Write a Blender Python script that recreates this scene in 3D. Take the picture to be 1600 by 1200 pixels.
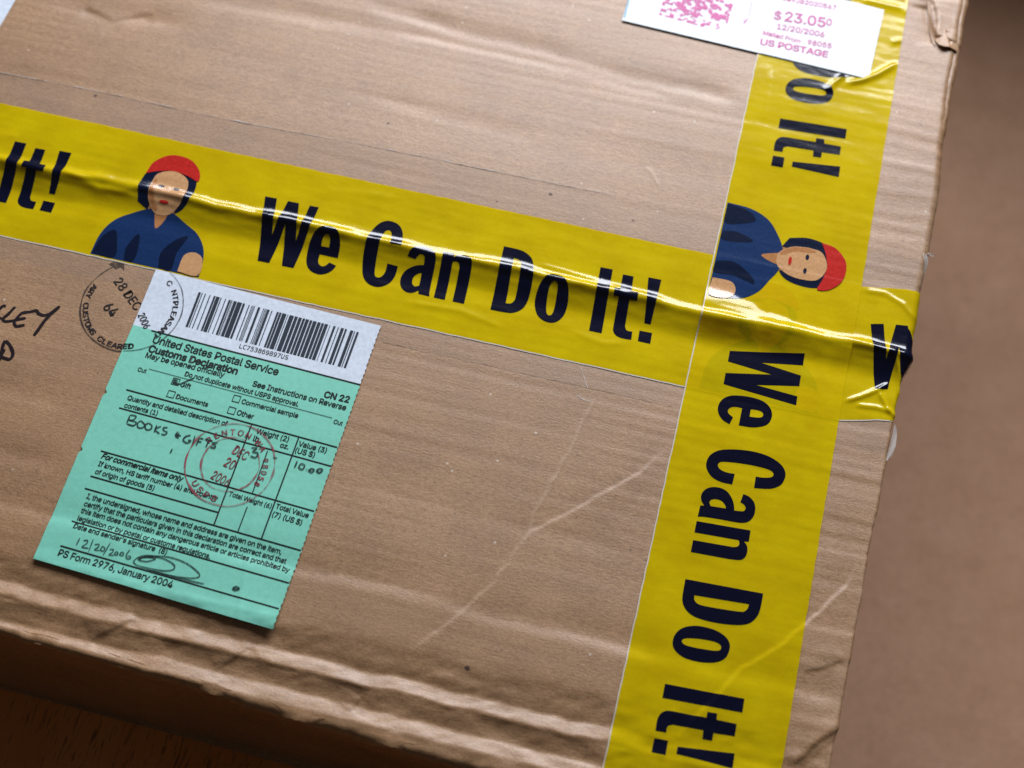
import bpy, bmesh, math, random
import numpy as np

# ------------------------------------------------------------------ scene set-up
for _o in list(bpy.data.objects):
    bpy.data.objects.remove(_o)
scene = bpy.context.scene
COL = scene.collection
random.seed(7)

cam_data = bpy.data.cameras.new('camera')
cam_data.sensor_width = 36.0
cam_data.lens = 52.66
cam_data.clip_start = 0.01
cam_data.clip_end = 50.0
cam_data.dof.use_dof = True
cam_data.dof.focus_distance = 0.488
cam_data.dof.aperture_fstop = 9.0
cam = bpy.data.objects.new('camera', cam_data)
cam.location = (-0.0108, -0.22675, 0.44557)
cam.rotation_euler = (0.45563, -0.01368, 0.23757)
COL.objects.link(cam)
scene.camera = cam

world = bpy.data.worlds.new('World')
scene.world = world
world.use_nodes = True
world.node_tree.nodes['Background'].inputs[0].default_value = (1.0, 0.90, 0.80, 1)
world.node_tree.nodes['Background'].inputs[1].default_value = 0.045

# the window behind the parcel: a vertical pane of daylight
win = bpy.data.lights.new('window_light', 'AREA')
win.shape = 'RECTANGLE'
win.size = 0.80
win.size_y = 0.38
win.spread = math.radians(161)   # beam narrowed so that the far floor falls darker
win.energy = 14.8
win.color = (0.95, 0.985, 1.06)
wo = bpy.data.objects.new('window_light', win)
wo.location = (-0.06, 0.76, 0.47)
wo.rotation_euler = (math.radians(-90), 0, 0)
COL.objects.link(wo)

scene.view_settings.view_transform = 'Standard'
scene.view_settings.look = 'None'
scene.view_settings.gamma = 1.0
scene.view_settings.exposure = 0.0
scene.view_settings.use_curve_mapping = False
scene.render.resolution_x = 1024
scene.render.resolution_y = 768
# traced shapes, millimetres on the parcel top (x along the long tape, y away from the viewer)
DATA = {'BAR': {'BL': (-167.84, -18.84),
         'BR': (-111.14, -20.91),
         'TL': (-167.84, -5.14),
         'TR': (-110.67, -6.98),
         'bars': [(0.0, 0.0145), (0.0203, 0.0254), (0.0399, 0.0457), (0.0697, 0.0755), (0.0958, 0.1074), (0.111, 0.1335), (0.1393, 0.1451), (0.1676, 0.1727), (0.1901, 0.2025), (0.2061, 0.2119), (0.2163, 0.2177), (0.2221, 0.2409),
                  (0.2446, 0.2736), (0.2794, 0.2925), (0.3157, 0.3215), (0.3345, 0.3396), (0.3433, 0.3469), (0.3505, 0.3549), (0.3737, 0.3875), (0.4071, 0.4115), (0.4165, 0.4209), (0.4245, 0.4282), (0.4311, 0.4463),
                  (0.4586, 0.4637), (0.4913, 0.5036), (0.5073, 0.521), (0.5254, 0.5515), (0.5581, 0.5624), (0.5711, 0.598), (0.6038, 0.6226), (0.6284, 0.6473), (0.6531, 0.6676), (0.672, 0.6923), (0.6981, 0.7126), (0.7177, 0.7402),
                  (0.746, 0.7649), (0.77, 0.7852), (0.7896, 0.8099), (0.82, 0.8237), (0.8433, 0.8563), (0.8716, 0.8766), (0.8904, 0.9086), (0.9158, 0.9267), (0.9485, 0.9666), (0.9724, 0.9775), (0.9869, 1.0)]},
 'BARTEXT': ((-147.93, -22.27), (-130.85, -22.59)),
 'BOOKS': [[(-174.46, -54.32), (-174.55, -57.54)], [(-174.46, -54.32), (-172.43, -54.38), (-172.94, -55.86), (-174.16, -56.17), (-171.72, -56.36), (-172.11, -57.73), (-174.36, -57.65)],
           [(-170.34, -55.46), (-171.09, -56.44), (-170.56, -57.9), (-169.13, -57.79), (-168.65, -56.63), (-170.34, -55.46)],
           [(-167.69, -55.6), (-168.45, -56.58), (-167.72, -57.99), (-166.36, -57.65), (-166.33, -56.29), (-167.69, -55.6)], [(-164.84, -55.69), (-164.82, -58.46)], [(-163.35, -55.71), (-164.87, -57.28), (-162.99, -58.4)],
           [(-161.13, -55.72), (-162.36, -56.02), (-162.02, -56.97), (-160.8, -57.3), (-161.17, -58.34), (-162.42, -58.34)], [(-157.48, -56.24), (-157.65, -57.86), (-156.38, -58.34)], [(-158.03, -57.41), (-155.95, -57.44)],
           [(-156.88, -56.48), (-157.27, -58.32)], [(-152.98, -56.47), (-154.39, -57.29), (-154.77, -58.73), (-153.23, -59.37), (-152.32, -58.36), (-153.28, -58.36)], [(-151.54, -56.35), (-151.43, -59.47)],
           [(-149.94, -56.74), (-150.08, -59.53)], [(-149.94, -56.74), (-148.46, -56.76)], [(-150.04, -57.95), (-148.79, -57.95)], [(-148.12, -56.68), (-145.5, -56.82)], [(-146.75, -56.81), (-146.84, -59.36)],
           [(-143.61, -56.98), (-145.3, -57.4), (-144.13, -58.05), (-144.09, -58.83), (-145.54, -58.88)], [(-132.59, -55.97), (-130.85, -55.7), (-131.69, -57.16), (-129.97, -57.28), (-130.18, -58.9), (-132.03, -58.81)],
           [(-124.78, -57.56), (-123.36, -57.44)], [(-116.82, -56.75), (-116.98, -59.28)], [(-115.4, -57.33), (-115.68, -58.8), (-114.44, -59.27), (-114.04, -57.77), (-115.4, -57.33)], [(-113.1, -58.93), (-112.85, -59.03)],
           [(-111.53, -58.16), (-112.18, -59.09), (-111.13, -59.45), (-110.68, -58.57), (-111.53, -58.16)], [(-109.04, -57.54), (-109.76, -58.49), (-108.73, -59.01), (-108.05, -57.91), (-109.04, -57.54)],
           [(-157.31, -64.07), (-157.14, -62.47)]],
 'GIFTCHECK': [[(-165.13, -39.62), (-163.82, -39.95), (-162.39, -39.79), (-160.56, -38.16), (-158.63, -36.5)], [(-165.24, -38.8), (-163.63, -38.79)], [(-164.93, -40.03), (-163.41, -39.26)], [(-164.96, -39.26), (-163.38, -40.03)]],
 'GLYPH': {'C': [[(48.43, 21.13), (52.21, 20.97), (52.25, 19.75), (52.29, 18.5), (52.22, 17.33), (52.0, 16.21), (51.66, 15.11), (51.2, 14.16), (50.56, 13.34), (49.76, 12.62), (48.99, 12.09), (48.26, 11.75), (47.51, 11.56),
                  (46.75, 11.51), (45.93, 11.55), (45.04, 11.73), (44.23, 12.04), (43.47, 12.5), (42.74, 13.12), (42.12, 13.83), (41.6, 14.6), (41.15, 15.51), (40.75, 16.59), (40.37, 17.92), (40.02, 19.49), (39.73, 21.09),
                  (39.5, 22.79), (39.32, 24.63), (39.26, 26.35), (39.32, 28.0), (39.51, 29.65), (39.79, 31.11), (40.21, 32.44), (40.74, 33.68), (41.29, 34.68), (41.83, 35.44), (42.43, 36.02), (43.04, 36.46), (43.67, 36.8),
                  (44.35, 37.02), (45.06, 37.12), (45.87, 37.09), (46.75, 36.93), (47.53, 36.7), (48.17, 36.41), (48.75, 36.02), (49.28, 35.5), (49.81, 34.84), (50.32, 34.01), (50.76, 32.94), (51.11, 31.48), (51.42, 29.71),
                  (51.71, 27.99), (47.68, 27.86), (47.63, 28.59), (47.58, 29.35), (47.49, 30.08), (47.34, 30.86), (47.15, 31.66), (46.93, 32.3), (46.66, 32.77), (46.35, 33.12), (46.02, 33.31), (45.63, 33.34), (45.2, 33.22),
                  (44.83, 32.95), (44.56, 32.54), (44.34, 31.96), (44.18, 31.18), (44.08, 30.15), (44.02, 28.88), (44.01, 27.5), (44.05, 25.95), (44.14, 24.2), (44.27, 22.55), (44.42, 20.93), (44.62, 19.31), (44.83, 17.99),
                  (45.02, 17.02), (45.23, 16.3), (45.49, 15.78), (45.86, 15.43), (46.3, 15.27), (46.72, 15.27), (47.15, 15.43), (47.59, 15.77), (47.95, 16.22), (48.21, 16.8), (48.4, 17.53), (48.52, 18.32), (48.54, 19.19),
                  (48.48, 20.17)]],
           'D': [[(87.12, 12.38), (85.88, 36.76), (87.49, 36.78), (89.15, 36.79), (90.55, 36.75), (91.63, 36.65), (92.54, 36.49), (93.37, 36.24), (94.25, 35.86), (95.11, 35.36), (95.82, 34.81), (96.36, 34.21), (96.8, 33.52),
                  (97.16, 32.78), (97.46, 31.99), (97.72, 31.11), (97.95, 30.09), (98.18, 28.86), (98.4, 27.43), (98.57, 25.95), (98.69, 24.29), (98.76, 22.49), (98.77, 20.87), (98.7, 19.49), (98.55, 18.2), (98.31, 17.09),
                  (97.98, 16.13), (97.54, 15.29), (97.0, 14.56), (96.34, 13.91), (95.55, 13.34), (94.71, 12.92), (93.86, 12.67), (92.92, 12.55), (91.81, 12.48), (90.39, 12.42), (88.73, 12.4)],
                 [(91.57, 16.1), (90.33, 33.07), (90.84, 33.02), (91.36, 32.96), (91.83, 32.85), (92.26, 32.66), (92.67, 32.4), (92.99, 32.05), (93.2, 31.74), (93.34, 31.33), (93.48, 30.43), (93.67, 28.7), (93.87, 26.39),
                  (94.03, 24.27), (94.16, 22.4), (94.26, 20.59), (94.29, 19.18), (94.24, 18.28), (94.11, 17.71), (93.93, 17.26), (93.67, 16.85), (93.33, 16.53), (92.96, 16.31), (92.53, 16.18), (92.04, 16.14)]],
           'I': [[(121.33, 12.62), (120.02, 36.74), (124.28, 36.85), (125.69, 12.68)]],
           'W': [[(4.73, 11.71), (-0.14, 36.26), (4.1, 36.43), (6.59, 22.42), (8.17, 36.34), (12.17, 36.42), (15.29, 22.15), (16.11, 36.37), (19.39, 36.5), (17.55, 11.86), (13.4, 11.78), (10.16, 27.09), (8.87, 11.77)]],
           'a': [[(61.83, 12.33), (65.76, 12.25), (65.62, 12.7), (65.47, 13.16), (65.33, 13.97), (65.18, 15.37), (65.02, 17.19), (64.89, 18.97), (64.8, 20.77), (64.73, 22.64), (64.65, 24.16), (64.56, 25.23), (64.44, 26.02),
                  (64.26, 26.71), (64.0, 27.38), (63.67, 27.98), (63.21, 28.49), (62.57, 28.94), (61.78, 29.32), (60.99, 29.58), (60.16, 29.68), (59.29, 29.67), (58.49, 29.58), (57.79, 29.42), (57.13, 29.16), (56.54, 28.81),
                  (56.0, 28.33), (55.49, 27.72), (55.11, 27.09), (54.88, 26.43), (54.75, 25.72), (54.62, 25.03), (57.61, 24.56), (57.75, 24.99), (57.9, 25.43), (58.09, 25.8), (58.33, 26.09), (58.61, 26.34), (58.91, 26.5),
                  (59.25, 26.56), (59.61, 26.54), (59.92, 26.44), (60.16, 26.33), (60.36, 26.13), (60.53, 25.73), (60.67, 25.02), (60.78, 24.08), (60.89, 23.17), (60.31, 23.07), (59.72, 22.96), (59.13, 22.79), (58.51, 22.55),
                  (57.85, 22.24), (57.21, 21.86), (56.54, 21.38), (55.85, 20.81), (55.29, 20.2), (54.88, 19.54), (54.58, 18.82), (54.39, 18.05), (54.32, 17.21), (54.36, 16.28), (54.51, 15.43), (54.77, 14.66), (55.15, 13.92),
                  (55.58, 13.31), (56.11, 12.82), (56.73, 12.42), (57.32, 12.15), (57.88, 12.01), (58.45, 11.98), (58.97, 12.03), (59.43, 12.13), (59.86, 12.3), (60.27, 12.54), (60.69, 12.84), (61.11, 13.22), (61.51, 13.59)],
                 [(60.85, 20.47), (60.51, 20.38), (60.16, 20.28), (59.81, 20.09), (59.41, 19.75), (59.0, 19.31), (58.69, 18.83), (58.51, 18.3), (58.41, 17.7), (58.4, 17.13), (58.47, 16.57), (58.63, 16.01), (58.87, 15.57),
                  (59.2, 15.25), (59.61, 15.03), (60.02, 14.96), (60.41, 15.08), (60.82, 15.35), (61.22, 15.61)]],
           'e': [[(28.81, 17.07), (31.49, 16.34), (31.21, 15.51), (30.93, 14.66), (30.52, 13.9), (29.93, 13.21), (29.19, 12.58), (28.44, 12.1), (27.68, 11.78), (26.86, 11.59), (26.03, 11.57), (25.1, 11.7), (24.11, 12.0),
                  (23.25, 12.43), (22.54, 13.0), (21.91, 13.74), (21.42, 14.54), (21.04, 15.39), (20.76, 16.37), (20.55, 17.43), (20.35, 18.63), (20.21, 19.98), (20.15, 21.31), (20.17, 22.67), (20.27, 24.09), (20.51, 25.32),
                  (20.9, 26.35), (21.43, 27.27), (22.05, 28.0), (22.76, 28.59), (23.59, 29.04), (24.44, 29.31), (25.34, 29.42), (26.31, 29.36), (27.18, 29.16), (27.93, 28.83), (28.63, 28.35), (29.23, 27.7), (29.78, 26.78),
                  (30.26, 25.64), (30.61, 24.62), (30.82, 23.82), (30.93, 23.07), (31.0, 22.28), (31.07, 21.36), (31.12, 20.34), (31.17, 19.36), (24.74, 19.38), (24.72, 18.77), (24.71, 18.15), (24.75, 17.56), (24.87, 16.95),
                  (25.04, 16.34), (25.29, 15.83), (25.64, 15.45), (26.09, 15.15), (26.52, 14.99), (26.94, 14.98), (27.38, 15.1), (27.78, 15.37), (28.14, 15.83), (28.48, 16.46)],
                 [(24.46, 22.21), (24.36, 22.85), (24.26, 23.51), (24.22, 24.13), (24.24, 24.75), (24.32, 25.36), (24.46, 25.84), (24.69, 26.18), (24.99, 26.41), (25.31, 26.52), (25.67, 26.53), (26.08, 26.41), (26.41, 26.17),
                  (26.65, 25.77), (26.84, 25.22), (26.98, 24.6), (27.08, 23.89), (27.15, 23.08), (27.22, 22.29)]],
           'exclaim': [[(138.89, 19.98), (136.77, 36.78), (141.28, 36.91), (141.07, 19.97)], [(138.12, 12.75), (137.88, 16.87), (142.23, 16.96), (142.39, 12.74)]],
           'n': [[(67.3, 12.21), (66.26, 29.41), (70.09, 29.51), (70.38, 27.94), (70.67, 28.3), (70.98, 28.67), (71.34, 28.98), (71.81, 29.24), (72.36, 29.46), (72.93, 29.58), (73.56, 29.62), (74.25, 29.58), (74.87, 29.47),
                  (75.4, 29.27), (75.9, 28.98), (76.28, 28.65), (76.56, 28.3), (76.74, 27.88), (76.9, 27.3), (77.04, 26.47), (77.15, 25.45), (77.27, 24.46), (77.88, 12.33), (73.85, 12.31), (73.1, 25.01), (72.93, 25.5),
                  (72.75, 26.0), (72.52, 26.37), (72.18, 26.59), (71.77, 26.7), (71.38, 26.72), (71.03, 26.64), (70.68, 26.47), (70.34, 26.31), (71.17, 12.23)]],
           'o': [[(101.32, 17.8), (101.07, 18.83), (100.95, 19.88), (100.91, 20.99), (100.92, 22.29), (101.02, 23.73), (101.23, 25.01), (101.56, 26.15), (102.02, 27.22), (102.53, 28.08), (103.11, 28.73), (103.79, 29.23),
                  (104.51, 29.56), (105.35, 29.71), (106.28, 29.71), (107.13, 29.61), (107.89, 29.42), (108.61, 29.13), (109.25, 28.72), (109.81, 28.18), (110.32, 27.49), (110.75, 26.75), (111.11, 25.97), (111.4, 25.1),
                  (111.65, 24.11), (111.87, 22.94), (112.05, 21.6), (112.14, 20.28), (112.13, 18.93), (112.02, 17.51), (111.77, 16.27), (111.35, 15.18), (110.78, 14.19), (110.15, 13.42), (109.48, 12.89), (108.72, 12.54),
                  (107.93, 12.37), (107.05, 12.33), (106.08, 12.45), (105.19, 12.74), (104.34, 13.17), (103.52, 13.79), (102.81, 14.54), (102.21, 15.51), (101.7, 16.68)],
                 [(105.66, 16.51), (105.46, 17.26), (105.27, 18.21), (105.1, 19.23), (104.94, 20.38), (104.8, 21.67), (104.72, 22.83), (104.7, 23.88), (104.73, 24.88), (104.84, 25.67), (105.02, 26.27), (105.29, 26.71),
                  (105.59, 26.99), (105.96, 27.14), (106.4, 27.14), (106.76, 27.01), (107.03, 26.78), (107.24, 26.42), (107.42, 25.86), (107.58, 25.04), (107.7, 23.97), (107.8, 22.84), (107.91, 21.58), (108.0, 20.18),
                  (108.04, 18.94), (108.04, 17.85), (107.99, 16.85), (107.88, 16.09), (107.67, 15.57), (107.38, 15.26), (107.1, 15.09), (106.81, 15.05), (106.51, 15.15), (106.24, 15.35), (106.03, 15.61), (105.84, 15.98)]],
           't': [[(135.89, 12.67), (135.64, 15.83), (135.13, 15.8), (134.61, 15.77), (134.18, 15.78), (133.87, 15.83), (133.62, 15.92), (133.41, 16.11), (133.2, 16.45), (133.0, 16.9), (132.81, 17.33), (132.26, 26.46),
                  (134.86, 26.66), (134.67, 29.57), (132.27, 29.57), (131.78, 35.89), (128.09, 35.8), (128.31, 29.74), (126.43, 29.52), (126.67, 26.59), (128.45, 26.68), (128.97, 16.34), (129.02, 15.78), (129.08, 15.2),
                  (129.21, 14.67), (129.47, 14.17), (129.83, 13.68), (130.23, 13.29), (130.69, 12.99), (131.22, 12.77), (131.76, 12.62), (132.3, 12.52), (132.89, 12.48), (133.52, 12.48), (134.26, 12.52), (135.09, 12.59)]]},
 'HAND': [[(-232.47, -28.57), (-231.2, -27.92), (-230.37, -26.18), (-229.26, -25.9)], [(-231.06, -31.26), (-229.95, -30.99), (-228.9, -30.55)],
          [(-226.19, -25.31), (-227.3, -28.47), (-228.36, -30.76), (-227.3, -31.5), (-225.42, -30.86), (-223.67, -29.92), (-221.0, -28.58)],
          [(-218.54, -24.75), (-220.38, -25.89), (-222.46, -26.81), (-223.35, -27.65), (-224.16, -30.21), (-224.08, -31.54), (-223.0, -32.34), (-221.92, -32.0), (-220.44, -31.13)],
          [(-218.82, -24.82), (-217.64, -25.88), (-215.98, -26.21), (-214.4, -25.58), (-213.21, -23.92), (-211.7, -21.51)], [(-211.7, -21.51), (-213.56, -25.37), (-214.61, -28.16), (-215.34, -31.7), (-215.96, -34.36)],
          [(-224.48, -38.32), (-224.47, -39.98), (-223.97, -43.81), (-223.54, -46.0)], [(-224.48, -38.32), (-222.55, -39.49), (-220.74, -41.36), (-219.93, -43.13), (-220.47, -44.65), (-221.98, -44.63), (-223.73, -44.41)],
          [(-223.59, -41.41), (-223.68, -43.41), (-223.64, -45.37)]],
 'LBOX': [(-164.11, -39.3), (-164.06, -44.04), (-142.72, -40.46), (-142.92, -44.89)],
 'LRULE': [((-178.39, -23.09), (-104.83, -25.7), 0.35), ((-174.27, -36.99), (-110.34, -39.53), 0.14), ((-178.87, -45.98), (-105.74, -49.13), 0.32), ((-178.9, -52.78), (-105.68, -55.93), 0.32),
           ((-179.23, -68.71), (-106.46, -72.11), 0.32), ((-179.31, -77.79), (-135.61, -79.84), 0.32), ((-179.59, -82.2), (-106.74, -85.67), 0.32), ((-179.73, -93.58), (-107.07, -96.87), 0.32),
           ((-179.97, -102.31), (-107.52, -105.62), 0.32), ((-135.08, -48.28), (-135.8, -84.26), 0.36), ((-118.85, -49.01), (-119.9, -85.1), 0.36), ((-127.19, -55.78), (-127.38, -71.16), 0.28),
           ((-127.51, -75.75), (-127.78, -84.58), 0.28)],
 'LTEXT': [('United States Postal Service', (-176.7, -27.31), (-132.31, -28.95), 0), ('Customs Declaration', (-176.95, -30.84), (-145.48, -31.91), 1), ('May be opened officially', (-177.02, -33.18), (-149.35, -33.92), 0),
           ('Cut', (-177.76, -38.65), (-174.74, -38.68), 0), ('Cut', (-109.47, -41.29), (-106.41, -41.35), 0), ('Do not duplicate without USPS approval.', (-162.14, -36.53), (-122.29, -38.28), 0),
           ('See Instructions on Reverse', (-139.28, -34.68), (-106.87, -35.85), 0), ('CN 22', (-115.3, -32.9), (-106.6, -32.9), 1), ('Gift', (-162.23, -40.59), (-158.68, -40.68), 0),
           ('Documents', (-162.2, -45.12), (-151.04, -45.5), 0), ('Commercial sample', (-140.79, -41.66), (-121.24, -42.24), 0), ('Other', (-141.05, -45.89), (-135.2, -46.16), 0),
           ('Quantity and detailed description of', (-177.45, -49.37), (-142.74, -50.58), 0), ('contents (1)', (-177.51, -52.15), (-165.97, -52.41), 0), ('Weight (2)', (-132.84, -50.67), (-121.7, -51.14), 0),
           ('lb.', (-133.03, -53.48), (-130.42, -53.62), 0), ('oz.', (-123.88, -53.49), (-120.92, -53.62), 0), ('Value (3)', (-118.26, -51.62), (-108.7, -51.92), 0), ('(US $)', (-118.57, -54.14), (-111.95, -54.37), 0),
           ('For commercial items only', (-178.34, -71.09), (-150.22, -72.62), 2), ('If known, HS tariff number (4) and country', (-178.42, -73.83), (-137.43, -76.19), 0),
           ('of origin of goods (5)', (-178.42, -76.6), (-158.16, -77.72), 0), ('Total Weight (6)', (-134.58, -73.58), (-120.12, -74.55), 0), ('Total Value', (-118.83, -74.11), (-107.73, -74.75), 0),
           ('(7) (US $)', (-119.05, -76.99), (-109.1, -77.65), 0), ('I, the undersigned, whose name and address are given on the item,', (-178.02, -85.24), (-112.4, -88.29), 0),
           ('certify that the particulars given in this declaration are correct and that', (-177.95, -87.81), (-110.11, -90.9), 0),
           ('this item does not contain any dangerous article or articles prohibited by', (-178.14, -90.19), (-108.23, -93.53), 0), ('legislation or by postal or customs regulations.', (-178.32, -92.86), (-133.41, -95.2), 0),
           ("Date and sender's signature  (8)", (-178.44, -95.69), (-147.03, -97.16), 0), ('PS Form 2976, January 2004', (-179.73, -105.55), (-141.66, -107.09), 3)],
 'PCODE': [(-38.78, 149.13), (-13.31, 146.82), (-12.56, 161.71), (-38.28, 163.96)],
 'PDASH': [(-51.24, 155.37), (-51.15, 144.08)],
 'PLOGO': [(-6.77, 152.77), (-5.83, 164.29)],
 'PTEXT': [('049J82020567', (4.96, 167.3), (25.58, 167.75), 0), ('$', (3.27, 157.74), (6.14, 157.86), 0), ('23.05', (7.35, 157.83), (22.76, 158.56), 0), ('0', (22.77, 159.85), (24.97, 159.89), 0),
           ('12/20/2006', (5.18, 153.4), (23.12, 153.86), 0), ('Mailed From', (0.48, 149.47), (14.79, 148.68), 0), ('98055', (17.41, 148.92), (26.45, 149.27), 0), ('US POSTAGE', (0.28, 144.66), (25.79, 144.72), 1)],
 'SIGN': [[(-175.0, -98.43), (-175.24, -100.95)], [(-173.59, -99.01), (-172.43, -98.6), (-172.29, -99.61), (-173.28, -101.08), (-171.17, -100.99)], [(-170.8, -97.7), (-170.75, -102.11)],
          [(-169.74, -99.41), (-168.53, -98.98), (-168.37, -99.87), (-169.15, -100.98), (-167.52, -100.88)], [(-167.23, -99.28), (-167.35, -100.54), (-166.37, -100.78), (-166.27, -99.78), (-167.23, -99.28)],
          [(-165.19, -97.54), (-165.98, -102.15)], [(-164.67, -99.75), (-163.54, -99.59), (-163.5, -100.5), (-164.21, -101.47), (-162.71, -101.35)],
          [(-162.51, -99.95), (-162.64, -100.9), (-161.71, -100.85), (-161.87, -100.1), (-162.51, -99.95)], [(-160.84, -99.66), (-160.95, -100.66), (-159.99, -100.67), (-160.02, -99.95), (-160.84, -99.66)],
          [(-158.47, -98.34), (-158.99, -100.18), (-158.47, -101.27), (-157.45, -101.14), (-157.59, -100.44), (-158.61, -100.57)],
          [(-154.62, -100.44), (-152.69, -99.23), (-149.73, -99.23), (-152.15, -100.75), (-154.8, -100.79), (-153.7, -99.73), (-150.44, -98.92)],
          [(-156.22, -101.75), (-154.83, -99.88), (-151.72, -98.63), (-146.97, -98.67), (-143.67, -99.68), (-143.16, -101.13), (-145.69, -102.31), (-150.27, -102.71), (-154.4, -102.7), (-156.22, -101.75)],
          [(-152.75, -99.07), (-146.12, -97.73), (-140.0, -98.35), (-135.51, -100.27), (-134.77, -101.6), (-137.32, -102.71), (-142.98, -103.33), (-151.25, -103.25)],
          [(-151.25, -103.25), (-144.1, -103.48), (-138.21, -103.53), (-132.39, -103.42)], [(-123.49, -102.42), (-122.39, -101.85), (-121.34, -102.37), (-122.55, -103.15), (-123.4, -102.7), (-121.67, -102.27)]],
 'crease_a': [(-0.78, -20.79), (-8.67, -34.36), (-18.3, -43.61), (-29.41, -54.92), (-38.18, -61.99), (-42.07, -71.73), (-45.79, -81.73), (-51.57, -91.24), (-57.41, -100.01), (-68.31, -111.98)],
 'crease_r': [(64.76, -47.5), (61.87, -55.78), (56.94, -63.4), (50.3, -72.41), (43.76, -81.3), (34.3, -89.78), (29.07, -99.16), (23.74, -107.45), (17.73, -116.79)],
 'crease_rb': [(70.52, -96.95), (63.74, -103.54), (58.1, -110.77), (54.21, -116.55)],
 'labdiv': [(-185.13, -22.47), (-104.85, -25.59)],
 'label_c': [(-184.97, -0.09), (-104.23, -2.81), (-107.41, -112.36), (-186.67, -108.36)],
 'lip1': [(-149.7, -117.97), (-154.65, -122.53), (-161.73, -128.42)],
 'lip2': [(-112.77, -117.8), (-116.61, -122.85), (-120.99, -128.0)],
 'lip3': [(-76.6, -125.14), (-78.04, -130.47)],
 'slots': [[(-182.91, -132.4), (-169.7, -134.49)], [(-153.97, -136.52), (-140.61, -137.47)], [(-127.29, -137.4), (-113.92, -138.89)], [(-100.62, -138.0), (-84.44, -138.94)], [(-72.59, -138.95), (-56.49, -140.42)]],
 'staple': [(-35.31, -1.75), (-31.62, -8.65), (-27.87, -8.93)],
 'thin': [(-28.5, -11.02), (-31.64, -26.11), (-34.71, -40.83), (-38.69, -55.43), (-39.64, -68.95)],
 'top_ridges': [[(-149.17, 128.22), (-114.4, 125.11), (-79.47, 123.16), (-49.62, 120.08), (-22.91, 118.73)], [(-137.61, 119.22), (-102.89, 118.75), (-63.37, 116.59), (-21.94, 113.63)],
                [(-266.46, 98.05), (-246.59, 99.33), (-226.7, 100.32)], [(-211.48, 114.58), (-181.78, 116.44), (-151.94, 117.13)], [(-145.85, 88.2), (-108.88, 85.75), (-65.18, 82.32)]],
 'torn': [(58.29, 180.05), (60.72, 169.61), (64.1, 161.14)],
 'torn2': [(61.01, 183.94), (63.72, 175.09), (64.29, 165.83), (72.17, 164.11)],
 'wr_a': [(27.27, 129.05), (29.85, 134.18), (33.03, 138.6)],
 'wr_b': [(33.6, 134.53), (39.6, 137.55), (44.96, 141.92), (51.63, 149.38)],
 'wr_c': [(34.42, 175.57), (41.81, 175.22), (50.86, 174.98)],
 'wr_stub': [(51.6, 7.0), (56.91, 10.26), (61.76, 13.89), (65.53, 17.76)],
 'wr_stub2': [(55.26, 6.71), (62.59, 7.57), (67.97, 6.99)],
 'wr_stub3': [(51.53, 49.78), (59.17, 50.4), (66.14, 47.5), (70.71, 42.25)]}

# ------------------------------------------------------------------ materials
def new_mat(name):
    m = bpy.data.materials.new(name)
    m.use_nodes = True
    nt = m.node_tree
    b = nt.nodes['Principled BSDF']
    return m, nt, b

def nd(nt, kind, **kw):
    n = nt.nodes.new(kind)
    for k, v in kw.items():
        if k.startswith('i_'):
            n.inputs[int(k[2:])].default_value = v
        else:
            setattr(n, k, v)
    return n

def coords(nt, scale=(1, 1, 1), rotz=0.0):
    tc = nd(nt, 'ShaderNodeTexCoord')
    mp = nd(nt, 'ShaderNodeMapping')
    mp.inputs['Scale'].default_value = scale
    mp.inputs['Rotation'].default_value = (0, 0, rotz)
    nt.links.new(tc.outputs['Object'], mp.inputs['Vector'])
    return mp.outputs['Vector']

def noise(nt, vec, scale, detail=3, rough=0.55, dist=0.0):
    n = nd(nt, 'ShaderNodeTexNoise')
    n.inputs['Scale'].default_value = scale
    n.inputs['Detail'].default_value = detail
    n.inputs['Roughness'].default_value = rough
    n.inputs['Distortion'].default_value = dist
    nt.links.new(vec, n.inputs['Vector'])
    return n.outputs['Fac']

def ramp(nt, fac, stops):
    r = nd(nt, 'ShaderNodeValToRGB')
    e = r.color_ramp.elements
    while len(e) < len(stops):
        e.new(0.5)
    for i, (p, c) in enumerate(stops):
        e[i].position = p
        e[i].color = c if len(c) == 4 else (*c, 1)
    nt.links.new(fac, r.inputs['Fac'])
    return r.outputs['Color']

def mix(nt, fac, a, b, mode='MIX'):
    m = nd(nt, 'ShaderNodeMix')
    m.data_type = 'RGBA'
    m.blend_type = mode
    for key, v in (('Factor', fac), ('A', a), ('B', b)):
        s = [q for q in m.inputs if q.name == key and q.type == ('VALUE' if key == 'Factor' else 'RGBA')][0]
        if hasattr(v, 'node'):
            nt.links.new(v, s)
        else:
            s.default_value = v if key == 'Factor' else (*v, 1)
    return [o for o in m.outputs if o.type == 'RGBA'][0]

def mathn(nt, op, a, b=0.0, clamp=False):
    m = nd(nt, 'ShaderNodeMath', operation=op, use_clamp=clamp)
    for i, v in enumerate((a, b)):
        if hasattr(v, 'node'):
            nt.links.new(v, m.inputs[i])
        else:
            m.inputs[i].default_value = v
    return m.outputs[0]

def bump(nt, h, strength, dist, b):
    n = nd(nt, 'ShaderNodeBump')
    n.inputs['Strength'].default_value = strength
    n.inputs['Distance'].default_value = dist
    nt.links.new(h, n.inputs['Height'])
    nt.links.new(n.outputs['Normal'], b.inputs['Normal'])
    return n

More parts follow.
